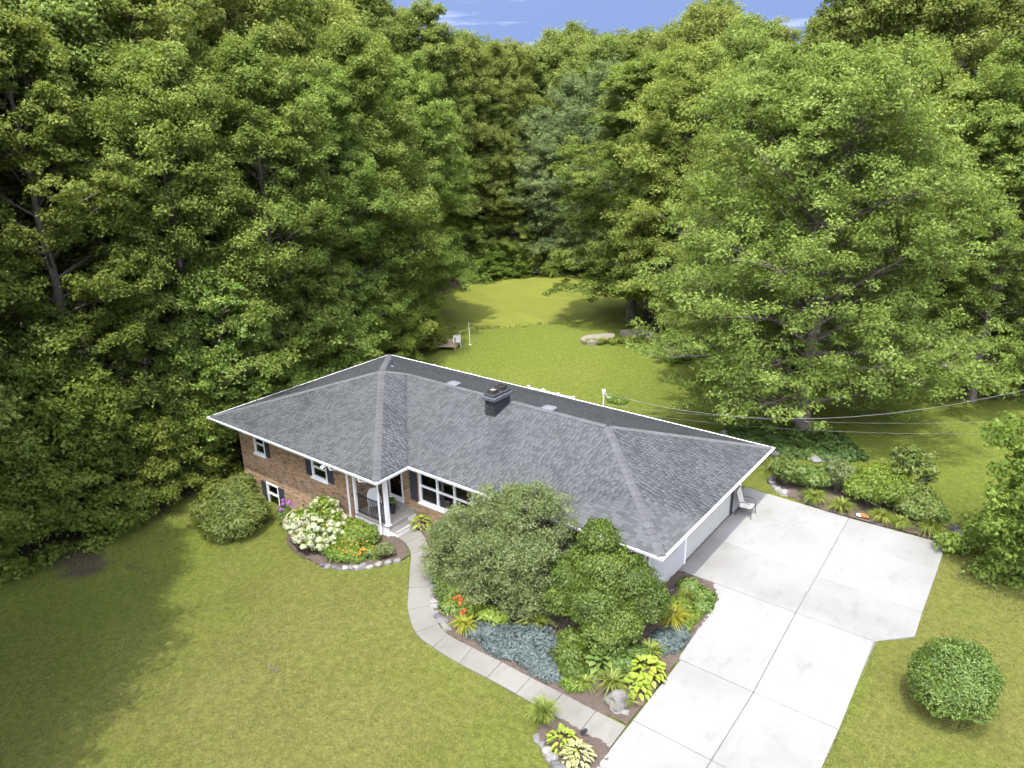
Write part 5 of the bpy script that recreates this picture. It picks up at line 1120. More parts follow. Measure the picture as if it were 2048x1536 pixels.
shrub('spreading_juniper', 'wide spreading yellow-green juniper at the left corner of the house', 'juniper', 3.1, -1.35, [(0, 0, 0.75, 1.2, 1.0, 0.75), (-0.9, -0.5, 0.6, 0.9, 0.8, 0.6), (0.9, -0.3, 0.6, 0.9, 0.8, 0.6), (-0.2, 0.6, 1.15, 0.95, 0.75, 0.75), (-0.9, 0.5, 0.95, 0.8, 0.8, 0.7), (0.3, -0.9, 0.45, 1.0, 0.7, 0.5), (0.8, 0.5, 0.8, 0.7, 0.6, 0.65), (-0.5, 0.9, 1.4, 0.6, 0.5, 0.55)], 30000, 0.17, M['leaf_juniper'], 61, wr=0.22, axmode='out', shell=0.45, jit=0.7)
ph = shrub('phlox', 'small plant with purple flowers below the lower window', 'phlox', 5.0, -0.15, [(0, 0, 0.45, 0.4, 0.35, 0.45)], 900, 0.10, M['leaf_shrub'], 71, wr=0.3)
PB = bloom_mesh(72, 50, 0.07, 0.05, M['bloom_purple'])
for dx, dy, dz in ((0, 0, 1.0), (-0.2, 0.15, 1.05), (0.28, 0.1, 1.12), (0.1, -0.2, 0.85), (0.32, 0.2, 0.98), (-0.28, -0.05, 0.75)): link('flower_head', PB, ph, (dx, dy, dz), None, 1.2)
shrub('perennial', 'bright green leafy perennial between the hydrangea and the porch post', 'perennial', 9.45, -0.1, [(0, 0, 0.5, 0.7, 0.6, 0.5), (0.55, 0.15, 0.5, 0.5, 0.45, 0.45), (-0.4, -0.2, 0.45, 0.5, 0.45, 0.4), (0.1, -0.45, 0.35, 0.6, 0.4, 0.35)], 6500, 0.13, M['leaf_bright'], 81, wr=0.35, axmode='up')
od = shrub('flower_clump', 'low clump of orange flowers at the front of the porch bed', 'flowers', 10.15, -1.05, [(0, 0, 0.25, 0.85, 0.45, 0.28), (0.7, 0.5, 0.25, 0.5, 0.35, 0.26), (-0.45, -0.25, 0.2, 0.5, 0.35, 0.24)], 5000, 0.12, M['leaf_bright'], 91, wr=0.3, axmode='up')
OB = bloom_mesh(92, 14, 0.034, 0.045, M['bloom_orange'], 0.4); r = rng(93)
for k in range(46):
    a = r.uniform(0, 6.28); q = math.sqrt(r.random()); link('flower_head', OB, od, (0.1 + 0.75 * q * math.cos(a), 0.05 + 0.42 * q * math.sin(a), 0.50 + r.normal(0, 0.05)), (r.normal(0, 0.3), r.normal(0, 0.3), 0), float(r.uniform(0.7, 1.2)))
for k in range(12):
    link('flower_head', OB, od, (0.7 + r.normal(0, 0.22), 0.5 + r.normal(0, 0.16), 0.5 + r.normal(0, 0.03)), None, float(r.uniform(0.6, 1.0)))
shrub('small_shrub', 'small rounded pale green shrub on the mulch beside the walk', 'shrub', 11.42, -0.38, lobes_in(5, 0.42, 0.42, 0.55, 6), 2600, 0.085, M['leaf_feather'], 95, wr=0.5)
hosta('yellow-green hosta beside the porch step', 10.98, 1.98, 'edge', 64, 0.50, 0.40, 96, s=0.72)
# bed between walk and house
fs = thing('feathery_shrub', 'large loose grey-green feathery shrub in front of the picture window', 'shrub', (15.9, 0.35, G(15.9, 0.35)))
W_, L_, RN_ = [], [], []; wk = lk = 0
for k, (dx, dy, H_, R_) in enumerate([(0.3, 0, 2.5, 1.6), (-1.15, -0.35, 1.55, 1.15), (1.5, 0.45, 3.0, 1.45), (0.8, -0.85, 1.9, 1.35), (-0.5, 0.5, 1.75, 1.0), (1.9, -0.4, 2.1, 1.2), (0.7, 0.7, 2.8, 1.1)]):
    wv, wf, lv, lf, rn = tree_geo(111 + k, H=H_, Rr=R_, base=0.04, nb=34, nleaf=24000, LL=0.058, pad=0.30, el0=22, el1=72, droop=0.12, trunk_r=0.03, lean=0.2, flat=0.9, fine=2.0)
    W_.append((wv + np.array([dx, dy, 0]), wf + wk)); wk += len(wv); L_.append((lv + np.array([dx, dy, 0]), lf + lk)); lk += len(lv); RN_.append(rn)
link('stems', new_mesh('stems', np.concatenate([a for a, b in W_]), np.concatenate([b for a, b in W_]), M['bark']), fs)
link('foliage', new_mesh('foliage', np.concatenate([a for a, b in L_]), np.concatenate([b for a, b in L_]), M['leaf_feather'], np.concatenate(RN_)), fs)
yw = shrub('pruned_yew', 'dense dark green cloud-pruned evergreen tree at the garage corner', 'evergreen', 20.05, 0.55, [(-0.25, 0.25, 2.95, 0.62, 0.60, 0.55), (0, 0, 2.15, 1.05, 0.95, 0.7), (-0.75, -0.3, 1.75, 0.8, 0.75, 0.6), (0.75, 0.35, 1.85, 0.85, 0.8, 0.65), (0.2, -0.75, 1.35, 0.95, 0.75, 0.7), (-0.9, -0.75, 1.15, 0.75, 0.6, 0.5), (0.95, -0.55, 0.95, 0.75, 0.7, 0.62), (1.25, 0.45, 1.15, 0.8, 0.75, 0.7), (0.75, -1.05, 0.80, 0.72, 0.65, 0.55), (-0.2, 0.8, 1.6, 0.8, 0.7, 0.7)], 62000, 0.08, M['leaf_yew'], 121, wr=0.45, shell=0.3, jit=0.55, axmode='up', r0=0.05, ntw=24)
dl = strap_plant('daylily', 'yellow-green daylily with red flowers at the bend of the walk', 'daylily', 16.75, -2.02, 150, 0.72, 0.035, M['leaf_gold'], 131, None, 0.95)
RB = bloom_mesh(132, 14, 0.05, 0.085, M['bloom_red'], 0.6); r = rng(133)
for k in range(11): link('flower_head', RB, dl, (-0.25 + r.normal(0, 0.25), 0.30 + r.normal(0, 0.22), 0.78 + r.normal(0, 0.08)), (r.normal(0, 0.4), r.normal(0, 0.4), 0))
strap_plant('daylily', 'green strap-leaved daylily half hidden between feathery shrub and dark evergreen', 'daylily', 18.45, -0.75, 170, 0.85, 0.035, M['leaf_strap'], 135, None, 0.9)
shrub('yew_seedling', 'low leafy green plants at the foot of the feathery shrub', 'perennial', 16.3, -1.25, [(0, 0, 0.25, 0.9, 0.4, 0.3), (0.9, -0.05, 0.25, 0.7, 0.4, 0.3), (-0.9, 0.35, 0.25, 0.6, 0.4, 0.3)], 4200, 0.11, M['leaf_bright'], 137, wr=0.5)
shrub('blue_juniper', 'wide mat of blue creeping juniper along the walk', 'juniper', 18.45, -1.72, [(0, 0, 0.12, 1.0, 0.65, 0.26), (-0.9, 0.1, 0.12, 0.75, 0.6, 0.22), (0.95, -0.1, 0.12, 0.85, 0.6, 0.26), (1.5, -0.4, 0.1, 0.55, 0.35, 0.22), (0.4, 0.5, 0.15, 0.8, 0.5, 0.34), (-0.3, -0.42, 0.1, 0.7, 0.35, 0.18), (1.3, 0.4, 0.15, 0.6, 0.4, 0.3), (-1.3, -0.25, 0.1, 0.4, 0.35, 0.16)], 19000, 0.10, M['leaf_blue'], 141, wr=0.3, jit=0.7, upw=0.8)
shrub('blue_juniper', 'small blue creeping juniper beside the driveway', 'juniper', 22.05, 1.0, [(0, 0, 0.12, 0.5, 0.6, 0.24), (0.1, 0.5, 0.12, 0.4, 0.4, 0.2)], 4500, 0.10, M['leaf_blue'], 145, wr=0.3, jit=0.7, upw=0.8)
shrub('dwarf_yew', 'low yellow-green evergreen between blue juniper and dark evergreen', 'shrub', 20.15, -1.35, [(0, 0, 0.3, 0.55, 0.5, 0.35), (-0.15, 0.45, 0.35, 0.5, 0.45, 0.38), (0.35, -0.4, 0.22, 0.5, 0.4, 0.28)], 5200, 0.10, M['leaf_yew'], 151, wr=0.4)
hosta('broad-leaved green hosta under the dark evergreen', 21.05, -1.05, 'dark', 56, 0.60, 0.42, 152, s=0.95)
hosta('large lime hosta spilling over the driveway edge', 22.16, -0.5, 'lime', 84, 0.66, 0.40, 153, s=0.82)
hosta('smaller lime hosta next to the driveway below the large one', 22.22, -1.2, 'lime', 50, 0.46, 0.32, 154, s=0.78)
strap_plant('daylily', 'arching green daylily in front of the hostas behind the carved stone', 'daylily', 21.72, -1.55, 150, 0.85, 0.034, M['leaf_strap'], 155, None, 1.0)
strap_plant('daylily', 'upright green daylily left of the carved stone', 'daylily', 21.05, -1.95, 110, 0.62, 0.032, M['leaf_strap'], 156, None, 0.9)
strap_plant('daylily', 'small daylily right of the carved stone at the driveway', 'daylily', 22.3, -1.82, 70, 0.5, 0.03, M['leaf_strap'], 157, None, 0.9)
strap_plant('daylily', 'tall grassy daylily between lime hosta and blue juniper', 'daylily', 21.95, 0.25, 130, 0.7, 0.034, M['leaf_strap'], 158, None, 0.9)
strap_plant('daylily', 'bright yellow-green daylily right of the dark evergreen at the driveway', 'daylily', 21.8, 1.95, 180, 0.95, 0.038, M['leaf_gold'], 159, None, 0.95)
strap_plant('ornamental_grass', 'brown-tipped grass clump in the bed beside the garage wall', 'grass clump', 21.65, 3.25, 190, 0.65, 0.02, M['leaf_strap'], 160, None, 0.8)
shrub('ground_cover', 'low spreading ground cover at the corner of garage bed', 'ground cover', 21.95, 3.75, [(0, 0, 0.1, 0.5, 0.4, 0.2), (-0.5, 0.1, 0.15, 0.4, 0.35, 0.3), (0.25, -0.5, 0.1, 0.35, 0.4, 0.16)], 3800, 0.09, M['leaf_shrub'], 161, wr=0.5)
shrub('ground_cover', 'patch of low ground cover beside the walk near the feathery shrub', 'ground cover', 14.35, -0.30, [(0, 0, 0.12, 0.4, 0.35, 0.22), (0.5, -0.45, 0.12, 0.4, 0.35, 0.2)], 2200, 0.09, M['leaf_bright'], 162, wr=0.5)
strap_plant('ornamental_grass', 'tall bushy ornamental grass clump overhanging the walk', 'grass clump', 20.85, -3.62, 420, 0.95, 0.022, M['leaf_strap'], 163, None, 0.62, 1.0)
hosta('green hosta in the small bed left of the walk end', 21.70, -3.98, 'edge', 62, 0.46, 0.38, 164, s=0.72)
hosta('pale variegated hosta at the corner of walk and driveway', 22.22, -4.12, 'vari', 84, 0.48, 0.38, 165, s=0.66)
shrub('ground_cover', 'low green plants filling the gap between walk bend stones and feathery shrub', 'ground cover', 15.3, -1.15, [(0, 0, 0.15, 0.6, 0.35, 0.3), (0.5, -0.4, 0.12, 0.5, 0.35, 0.24), (-0.6, 0.45, 0.15, 0.5, 0.35, 0.3)], 3600, 0.10, M['leaf_shrub'], 166, wr=0.5)
shrub('ground_cover', 'low green plants between the blue juniper and the walk end', 'ground cover', 20.75, -2.1, [(0, 0, 0.1, 0.4, 0.3, 0.18), (-0.35, 0.25, 0.1, 0.35, 0.3, 0.2)], 1500, 0.08, M['leaf_bright'], 167, wr=0.5)
shrub('ground_cover', 'trailing green plants along the driveway below the bright daylily', 'ground cover', 22.15, 2.6, [(0, 0, 0.08, 0.28, 0.6, 0.16), (0.05, -0.7, 0.08, 0.25, 0.4, 0.14), (-0.5, 0.2, 0.12, 0.4, 0.4, 0.25)], 2600, 0.085, M['leaf_bright'], 168, wr=0.5)
shrub('leafy_perennial', 'dark leafy perennial under the front of the dark evergreen', 'perennial', 21.4, -0.75, [(0, 0, 0.2, 0.6, 0.45, 0.3), (0.3, 0.6, 0.2, 0.4, 0.4, 0.3)], 2600, 0.12, M['leaf_shrub'], 169, wr=0.55)
# round bush on the right lawn
shrub('round_bush', 'large clipped round bush on the lawn right of the driveway', 'bush', 29.15, 2.95, [(0, 0, 1.05, 1.0, 0.95, 0.95), (0.3, -0.3, 0.85, 0.75, 0.7, 0.75), (-0.35, 0.1, 0.9, 0.72, 0.75, 0.75), (0.25, 0.4, 1.05, 0.75, 0.7, 0.75), (-0.1, -0.45, 0.75, 0.75, 0.6, 0.65)], 30000, 0.072, M['leaf_round'], 171, wr=0.48, shell=0.28, r0=0.03, ntw=22)
# bed beyond the driveway
for i, (x, y, rx, rz_, m_, LL, lab) in enumerate([(21.6, 13.1, 0.78, 1.15, 'leaf_shrub', 0.13, 'leafy shrub at the garage end of the far driveway bed'), (22.65, 13.1, 0.8, 1.1, 'leaf_shrub', 0.12, 'second shrub from the garage in the far driveway bed'),
        (23.5, 13.6, 0.75, 1.4, 'leaf_feather', 0.10, 'pale upright shrub behind the daylilies of the far driveway bed'), (24.95, 13.25, 1.4, 1.55, 'leaf_bright', 0.10, 'biggest rounded bright green shrub in the far driveway bed'),
        (26.1, 13.3, 1.0, 1.3, 'leaf_shrub', 0.11, 'shrub right of the biggest one in the far driveway bed'), (26.95, 12.8, 0.78, 1.1, 'leaf_shrub', 0.12, 'last shrub before the end of the far driveway bed')]):
    shrub('leafy_shrub', lab, 'shrub', x, y, lobes_in(180 + i, rx, rx * 0.95, rz_, 7), int(5200 * rx * rz_ * 1.6), LL, M[m_], 190 + i, 'shrubs of the far driveway bed', wr=0.42, axmode='up' if i > 1 else 'out')
ar = thing('arching_shrub', 'tall loose shrub with arching branches behind the biggest far bed shrub', 'shrub', (25.95, 14.3, G(25.95, 14.3)))
wv, wf, lv, lf, rn = tree_geo(199, H=1.9, Rr=1.0, base=0.05, nb=16, nleaf=4000, LL=0.12, pad=0.22, el0=25, el1=70, droop=0.3, trunk_r=0.03, lean=0.1)
link('stems', new_mesh('stems', wv, wf, M['bark']), ar); link('foliage', new_mesh('foliage', lv, lf, M['leaf_shrub'], rn), ar)
for i, (x, y, L_, lab) in enumerate([(22.95, 12.25, 0.7, 'daylily clump nearest the garage in the far driveway bed'), (24.05, 12.15, 0.68, 'daylily clump left of the orange ornament'), (25.5, 12.25, 0.6, 'daylily clump right of the orange ornament'), (26.15, 12.2, 0.55, 'short daylily clump in the right half of the far bed'), (27.2, 12.35, 0.75, 'daylily clump at the right end of the far driveway bed')]):
    strap_plant('daylily', lab, 'daylily', x, y, 240, L_ * 1.25, 0.036, M['leaf_strap'], 210 + i, 'daylilies of the far driveway bed', 0.95)

# border stones -----------------------------------------------------------------
ORD = ['first', 'second', 'third', 'fourth', 'fifth', 'sixth', 'seventh', 'eighth', 'ninth', 'tenth', 'eleventh', 'twelfth', 'thirteenth']
def stones(pts, label, end, group, seed, s0=0.13):
    r = rng(seed)
    for i, (x, y) in enumerate(pts):
        s = s0 * r.uniform(0.7, 1.3)
        o = link('stone', ROCKS[r.integers(4)], None, (x, y, G(x, y) + s * 0.3), (0, 0, r.uniform(0, 6.28)), (s * r.uniform(0.9, 1.4), s, s * 0.75))
        tag(o, '%s, %s from %s' % (label, ORD[i], end), 'stone', group)
stones([(13.86, -0.36), (14.10, -0.60), (14.30, -0.80), (14.52, -1.04), (14.66, -1.17), (14.82, -1.34), (15.05, -1.58), (15.2, -1.70), (15.46, -1.92), (15.69, -2.07), (15.91, -2.14), (16.12, -2.26), (16.3, -2.32)], 'field stone edging the bed along the walk bend', 'the porch', 'stones along the walk bend', 1)
stones([(9.6, -1.86), (9.9, -1.84), (10.19, -1.78), (10.42, -1.74), (10.65, -1.66), (10.89, -1.56), (11.05, -1.45), (11.25, -1.30), (11.46, -1.16), (11.66, -0.92), (11.9, -0.66), (12.12, -0.43)], 'field stone edging the porch bed', 'the hydrangea end', 'stones edging the porch bed', 2)
stones([(21.0, -4.14), (21.1, -4.24), (21.28, -4.3), (21.5, -4.36), (21.7, -4.47), (21.91, -4.58), (22.1, -4.68)], 'field stone edging the small hosta bed', 'the grass clump', 'stones edging the small walk bed', 3)
stones([(20.95, 13.2), (21.1, 12.85), (21.3, 12.55), (21.5, 12.4), (21.75, 12.3)], 'rough stone at the garage end of the far driveway bed', 'the lawn', 'stones at the garage end of the far bed', 4, 0.15)
stones([(28.1, 12.15), (28.16, 12.45), (28.08, 12.75), (27.95, 13.05), (27.8, 13.3)], 'rough stone at the right end of the far driveway bed', 'the driveway corner', 'stones at the right end of the far bed', 14, 0.15)

# ------------------------------------------------------------------ small things in the front
cs = thing('carved_stone', 'weathered grey carved stone with a wheel-like ring beside the driveway', 'stone carving', (22.15, -2.05, G(22.15, -2.05)), R(20))
me = rock_mesh(950, 3); me.materials.append(M['carved']); link('body', me, cs, (0, 0.08, 0.17), (0.25, 0.1, 0.3), (0.34, 0.24, 0.30))
mb = MB(); rc = Vector((0.0, -0.14, 0.17)); ex_ = Vector((1, 0, 0)); ey_ = Vector((0, 0.6, 0.8))
mb.tube([rc + 0.155 * (math.cos(t) * ex_ + math.sin(t) * ey_) for t in np.linspace(0, 2 * math.pi, 21)], 0.026, 6, False)
for k in range(6): mb.tube([rc + 0.02 * (math.cos(k * 1.047) * ex_ + math.sin(k * 1.047) * ey_), rc + 0.15 * (math.cos(k * 1.047) * ex_ + math.sin(k * 1.047) * ey_)], 0.012, 5)
mb.build('ring', M['carved'], cs)
MB().bbox(0.1, 0.34, -0.22, -0.06, 0.0, 0.10, 0.03).build('foot_stone', M['carved'], cs)
def spot_light(label, x, y, rz):
    o = thing('garden_light', label, 'garden light', (x, y, G(x, y) + 0.02), rz, 'black garden spot lights')
    MB().tube([(0, 0, -0.05), (0, 0, 0.16)], 0.012, 6).build('stake', M['black'], o)
    MB().tube([(-0.05, 0, 0.16), (0.03, 0, 0.22), (0.09, 0, 0.27)], [0.035, 0.05, 0.055], 10).build('lamp_head', M['black'], o)
spot_light('black spot light on the mulch of the porch bed', 11.02, -0.88, 0.8)
spot_light('black spot light by the walk bend below the feathery shrub', 13.95, -0.18, 2.4)
spot_light('black spot light in the blue juniper along the walk', 18.95, -1.95, 1.2)
spot_light('black spot light at the small bed near the walk end', 21.95, -3.45, 0.3)
gt = thing('garden_ornament', 'orange and white garden ornament lying at the far driveway bed edge', 'ornament', (24.85, 12.05, 0.05), -0.25)
me = rock_mesh(960, 2); me.materials.append(M['orange']); link('body', me, gt, (0, 0, 0.08), None, (0.17, 0.08, 0.08))
me = rock_mesh(961, 2); me.materials.append(M['white']); link('belly', me, gt, (-0.08, -0.05, 0.07), None, (0.12, 0.07, 0.06))
me = rock_mesh(962, 2); me.materials.append(M['orange']); link('head', me, gt, (0.22, 0, 0.10), None, (0.07, 0.06, 0.06))
# dried bundle hanging on the garage wall
wb = thing('dried_bundle', 'dried straw bundle hanging on the white garage wall', 'wall decoration', (20.74, 3.85, 1.75)); r = rng(5)
mb = MB()
for k in range(46):
    a = r.normal(0, 0.32); l_ = r.uniform(0.3, 0.62); mb.tube([(0.0, 0, 0), (0.04 + r.uniform(0, 0.04), a * 0.4, -l_ * 0.5), (0.03 + r.uniform(0, 0.10), a * 0.75, -l_)], [0.006, 0.006, 0.003], 3)
mb.build('straw', M['twig'], wb); MB().tube([(0.02, -0.09, -0.02), (0.06, 0.0, -0.05), (0.02, 0.09, -0.02)], 0.03, 6).build('tie', M['twig'], wb)
# patio chair on the driveway
def patio_chair(label, x, y, rz, tube_m, seat_m, s=1.0):
    o = thing('patio_chair', label, 'chair', (x, y, 0.046), rz, None, s)
    for sd2 in (-0.27, 0.27):
        MB().tube([(0.30, sd2, 0.0), (0.26, sd2, 0.40), (0.24, sd2, 0.60), (0.05, sd2, 0.64), (-0.20, sd2, 0.62)], 0.014, 6).build('arm', tube_m, o)
        MB().tube([(-0.34, sd2, 0.0), (-0.20, sd2, 0.36), (-0.22, sd2, 0.62), (-0.36, sd2, 1.02)], 0.014, 6).build('leg', tube_m, o)
        MB().tube([(0.25, sd2, 0.42), (-0.20, sd2, 0.38)], 0.013, 6).build('seat_rail', tube_m, o)
    MB().tube([(-0.36, -0.27, 1.02), (-0.38, 0, 1.05), (-0.36, 0.27, 1.02)], 0.014, 6).build('top_rail', tube_m, o)
    n = 8; v = []; pr_ = [(0.25, 0.425), (0.1, 0.40), (-0.08, 0.385), (-0.19, 0.42), (-0.22, 0.60), (-0.29, 0.82), (-0.36, 1.01)]
    for (xx, zz) in pr_: v += [(xx, -0.255, zz), (xx, 0, zz - 0.012), (xx, 0.255, zz)]
    f = [q for k in range(len(pr_) - 1) for q in ((3 * k, 3 * k + 1, 3 * k + 4, 3 * k + 3), (3 * k + 1, 3 * k + 2, 3 * k + 5, 3 * k + 4))]
    MB().add(v, f).build('sling', seat_m, o); return o
patio_chair('tan sling patio chair standing at the far end of the garage door', 21.15, 9.68, 0.05, M['bronze'], M['tan_sling'])
# metal armchair on the porch
pc = thing('porch_chair', 'white curved metal armchair on the porch behind the railing', 'chair', (9.05, 1.35, 0.001), R(-35))
for sd2 in (-0.25, 0.25): MB().tube([(0.28, sd2, 0.0), (0.20, sd2, 0.22), (0.26, sd2, 0.40), (0.24, sd2, 0.60), (0.0, sd2 * 1.08, 0.64), (-0.22, sd2, 0.58)], 0.016, 6).build('arm', M['white'], pc)
for sd2 in (-0.22, 0.22): MB().tube([(-0.30, sd2, 0.0), (-0.20, sd2, 0.2), (-0.20, sd2, 0.42)], 0.016, 6).build('leg', M['white'], pc)
v = []; 
for k in range(9):
    t = k / 8; xx = 0.25 - 0.47 * min(1, t * 2) if t < 0.5 else -0.22 - 0.16 * (t - 0.5) * 2; zz = 0.42 - 0.03 * math.sin(t * 2 * math.pi) if t < 0.5 else 0.42 + 0.5 * (t - 0.5) * 2; w = 0.25 if t < 0.7 else 0.25 * math.sqrt(max(0.05, 1 - ((t - 0.7) / 0.33) ** 2))
    v += [(xx, -w, zz), (xx, 0, zz - 0.015), (xx, w, zz)]
MB().add(v, [q for k in range(8) for q in ((3 * k, 3 * k + 1, 3 * k + 4, 3 * k + 3), (3 * k + 1, 3 * k + 2, 3 * k + 5, 3 * k + 4))]).build('shell_seat', M['grey_metal'], pc)
hp = shrub('potted_plant', 'small leafy potted plant beside the porch chair', 'potted plant', 9.65, 1.75, [(0, 0, 0.52, 0.16, 0.16, 0.16)], 350, 0.07, M['leaf_shrub'], 301, None, z=0.001, ntw=4, r0=0.006)
MB().tube([(0, 0, 0), (0, 0, 0.36)], [0.10, 0.15], 12).build('pot', M['black'], hp)

dlv = thing('leaf_litter', 'small heap of dry brown leaves lying on the front lawn', 'leaves', (13.35, -6.55, G(13.35, -6.55) + 0.02))
r = rng(77); nn_ = 14; v, f = leaves(np.column_stack([r.normal(0, 0.13, nn_), r.normal(0, 0.05, nn_), r.uniform(0.01, 0.05, nn_)]), UP + r.normal(0, 0.4, (nn_, 3)), r.normal(0, 1, (nn_, 3)), 0.08, 0.05)
link('dry_leaves', new_mesh('dry_leaves', v, f, M['bark']), dlv)
# ------------------------------------------------------------------ behind the house
def deck(label, x0, x1, y1, zt):
    o = thing('deck', label, 'deck', ((x0 + x1) / 2, (11.2 + y1) / 2, 0)); cx, cy = (x0 + x1) / 2, (11.2 + y1) / 2
    def B(a, b, c, d_, e, f): return MB().box(a - cx, b - cx, c - cy, d_ - cy, e, f)
    nb_ = int((y1 - 10.3) / 0.145)
    for k in range(nb_): B(x0, x1, 10.3 + k * 0.145, 10.3 + k * 0.145 + 0.138, zt - 1.05, zt - 1.01).build('deck_board', M['wood'], o)
    n = max(2, int(round((x1 - x0) / 0.9)) + 1)
    for k in range(n):
        x = x0 + (x1 - x0) * k / (n - 1)
        B(x - 0.05, x + 0.05, y1 - 0.1, y1, -1.4, zt + 0.02).build('post', M['white'], o)
        MB().add([(x - 0.07 - cx, y1 - 0.12 - cy, zt + 0.02), (x + 0.07 - cx, y1 - 0.12 - cy, zt + 0.02), (x + 0.07 - cx, y1 + 0.02 - cy, zt + 0.02), (x - 0.07 - cx, y1 + 0.02 - cy, zt + 0.02), (x - cx, y1 - 0.05 - cy, zt + 0.09)], [(0, 1, 4), (1, 2, 4), (2, 3, 4), (3, 0, 4), (3, 2, 1, 0)]).build('post_cap', M['white'], o)
    B(x0, x1, y1 - 0.085, y1 - 0.015, zt - 0.09, zt - 0.03).build('top_rail', M['white'], o)
    B(x0, x1, y1 - 0.085, y1 - 0.015, zt - 0.92, zt - 0.86).build('bottom_rail', M['white'], o)
    m_ = int((x1 - x0) / 0.125); bm_ = new_mesh('baluster', *(lambda m: (m.v, m.f))(MB().box(-0.018, 0.018, -0.018, 0.018, 0, 0.77)), M['white'])
    for k in range(m_): link('baluster', bm_, o, (x0 + 0.06 + k * 0.125 - cx, y1 - 0.05 - cy, zt - 0.86))
deck('wooden deck with white railing behind the middle of the house', 7.4, 10.25, 14.1, 1.22)
deck('wooden deck with white railing behind the left end of the house', 0.3, 3.1, 14.3, 1.02)
# service cable and thin lines to the right
def cable(name, label, a, b, sag, rad, n=28):
    a = Vector(a); b = Vector(b); pts = [a.lerp(b, k / n) - Vector((0, 0, sag * 4 * (k / n) * (1 - k / n))) for k in range(n + 1)]
    return tag(MB().tube(pts, rad, 5).build(name, M['grey_metal'] if rad > 0.10 else M['wire'], None), label, 'cable', 'overhead cables')
cable('service_cable', 'thick twisted overhead cable from the roof mast to the right', (13.86, 11.2, 3.1), (33.5, 16.0, 7.8), 2.0, 0.009)
cable('service_cable', 'upper thin overhead wire behind the roof ridge', (13.4, 11.6, 2.35), (36, 21.0, 4.4), 0.9, 0.004)
cable('service_cable', 'lower thin overhead wire behind the roof ridge', (13.4, 11.6, 2.1), (36, 20.6, 3.9), 0.9, 0.004)
# stone slabs and tall grass on the back lawn
def flat_stone(label, pts, h, seed):
    r = rng(seed); cx, cy = np.mean(pts, 0); z = G(cx, cy)
    P_ = smooth_poly(pts, 3); P_ = [(x + r.normal(0, 0.05), y + r.normal(0, 0.05)) for x, y in P_]; n = len(P_)
    v = [(x - cx, y - cy, -0.15) for x, y in P_] + [((x - cx), (y - cy), h - 0.03 + r.normal(0, 0.015)) for x, y in P_] + [((x - cx) * 0.93, (y - cy) * 0.93, h + r.normal(0, 0.015)) for x, y in P_] + [(0, 0, h + 0.02)]
    f = [(k + i, k + (i + 1) % n, k + n + (i + 1) % n, k + n + i) for k in (0, n) for i in range(n)] + [(2 * n + i, 2 * n + (i + 1) % n, 3 * n) for i in range(n)]
    o = MB().add(v, f).build('stone_slab', M['slab_stone'], None, loc=(cx, cy, z)); tag(o, label, 'stone slab', 'stone slabs on the back lawn')
flat_stone('flat stone slab on the back lawn nearer the pond grass, left one', [(0.45, 30.6), (1.2, 29.3), (2.3, 30.2), (2.5, 31.9), (1.6, 32.4)], 0.28, 1)
flat_stone('flat stone slab on the back lawn under the right trees', [(2.0, 33.7), (3.0, 32.9), (4.9, 33.3), (4.8, 34.3), (3.2, 34.9)], 0.28, 2)
def grass_patch(name, pts_xy, n_each, L_, W_, lmat, seed, sp=0.7):
    V_, F_, RN_ = [], [], []; k0 = 0
    for i, (x, y) in enumerate(pts_xy):
        v, f, rn = strap_geo(seed + i, n_each, L_, W_, sp, 1.0, 3); v = v + np.array([x, y, G(x, y) - 0.02]); V_.append(v); F_.append(f + k0); k0 += len(v); RN_.append(rn)
    return link(name, new_mesh(name, np.concatenate(V_), np.concatenate(F_), lmat, np.concatenate(RN_)))
r = rng(8)
pts = [(1.8 + t * 2.9 + r.normal(0, 0.25), 29.7 + t * 3.0 + r.normal(0, 0.25)) for t in np.linspace(0, 1, 60)]
tag(grass_patch('tall_grass', pts, 26, 0.75, 0.03, M['leaf_thick'], 500), 'strip of uncut tall grass between the two stone slabs', 'grass', kind='stuff')
edge = []
for i in range(len(POND)):
    a, b = np.array(POND[i]), np.array(POND[(i + 1) % len(POND)]); L_ = np.linalg.norm(b - a)
    far_ = i >= 6
    for t in np.arange(0, 1, 0.14 / L_): 
        p = a + (b - a) * t + r.normal(0, 0.12, 2); c = np.array([pcx, pcy]); p = p + (p - c) / np.linalg.norm(p - c) * 0.55
        if r.random() < (0.9 if not far_ else 0.7): edge.append(tuple(p))
tag(grass_patch('pond_reeds', edge, 7, 0.32, 0.028, M['leaf_strap'], 700), 'fringe of rough grass around the edge of the pond', 'reeds', kind='stuff')
# ivy bed under the maple
v, f, rn = bush_geo(801, [(x, y, 0.05, 0.9, 0.7, 0.38) for x, y in [(18.0, 17.2), (18.8, 16.6), (19.6, 16.4), (20.4, 16.3), (21.2, 16.6), (22.0, 17.0), (22.8, 17.6), (18.6, 17.6), (19.6, 17.4), (20.5, 17.4), (21.4, 17.6), (22.2, 18.1), (18.2, 18.3), (19.2, 18.4), (21.9, 18.8), (20.2, 18.6)]], 26000, 0.15, 0.75)
v[:, 2] += gz(v[:, 0], v[:, 1]); tag(link('ivy_bed', new_mesh('ivy_bed', v, f, M['leaf_cover'], rn)), 'dark ivy bed around the foot of the big maple', 'ivy', kind='stuff')
stones([(17.4, 16.9), (19.2, 15.75), (20.3, 15.7), (21.6, 16.2), (21.85, 16.3), (22.1, 16.45)], 'stone at the front of the ivy bed under the maple', 'the left', 'stones of the ivy bed', 9, 0.2)
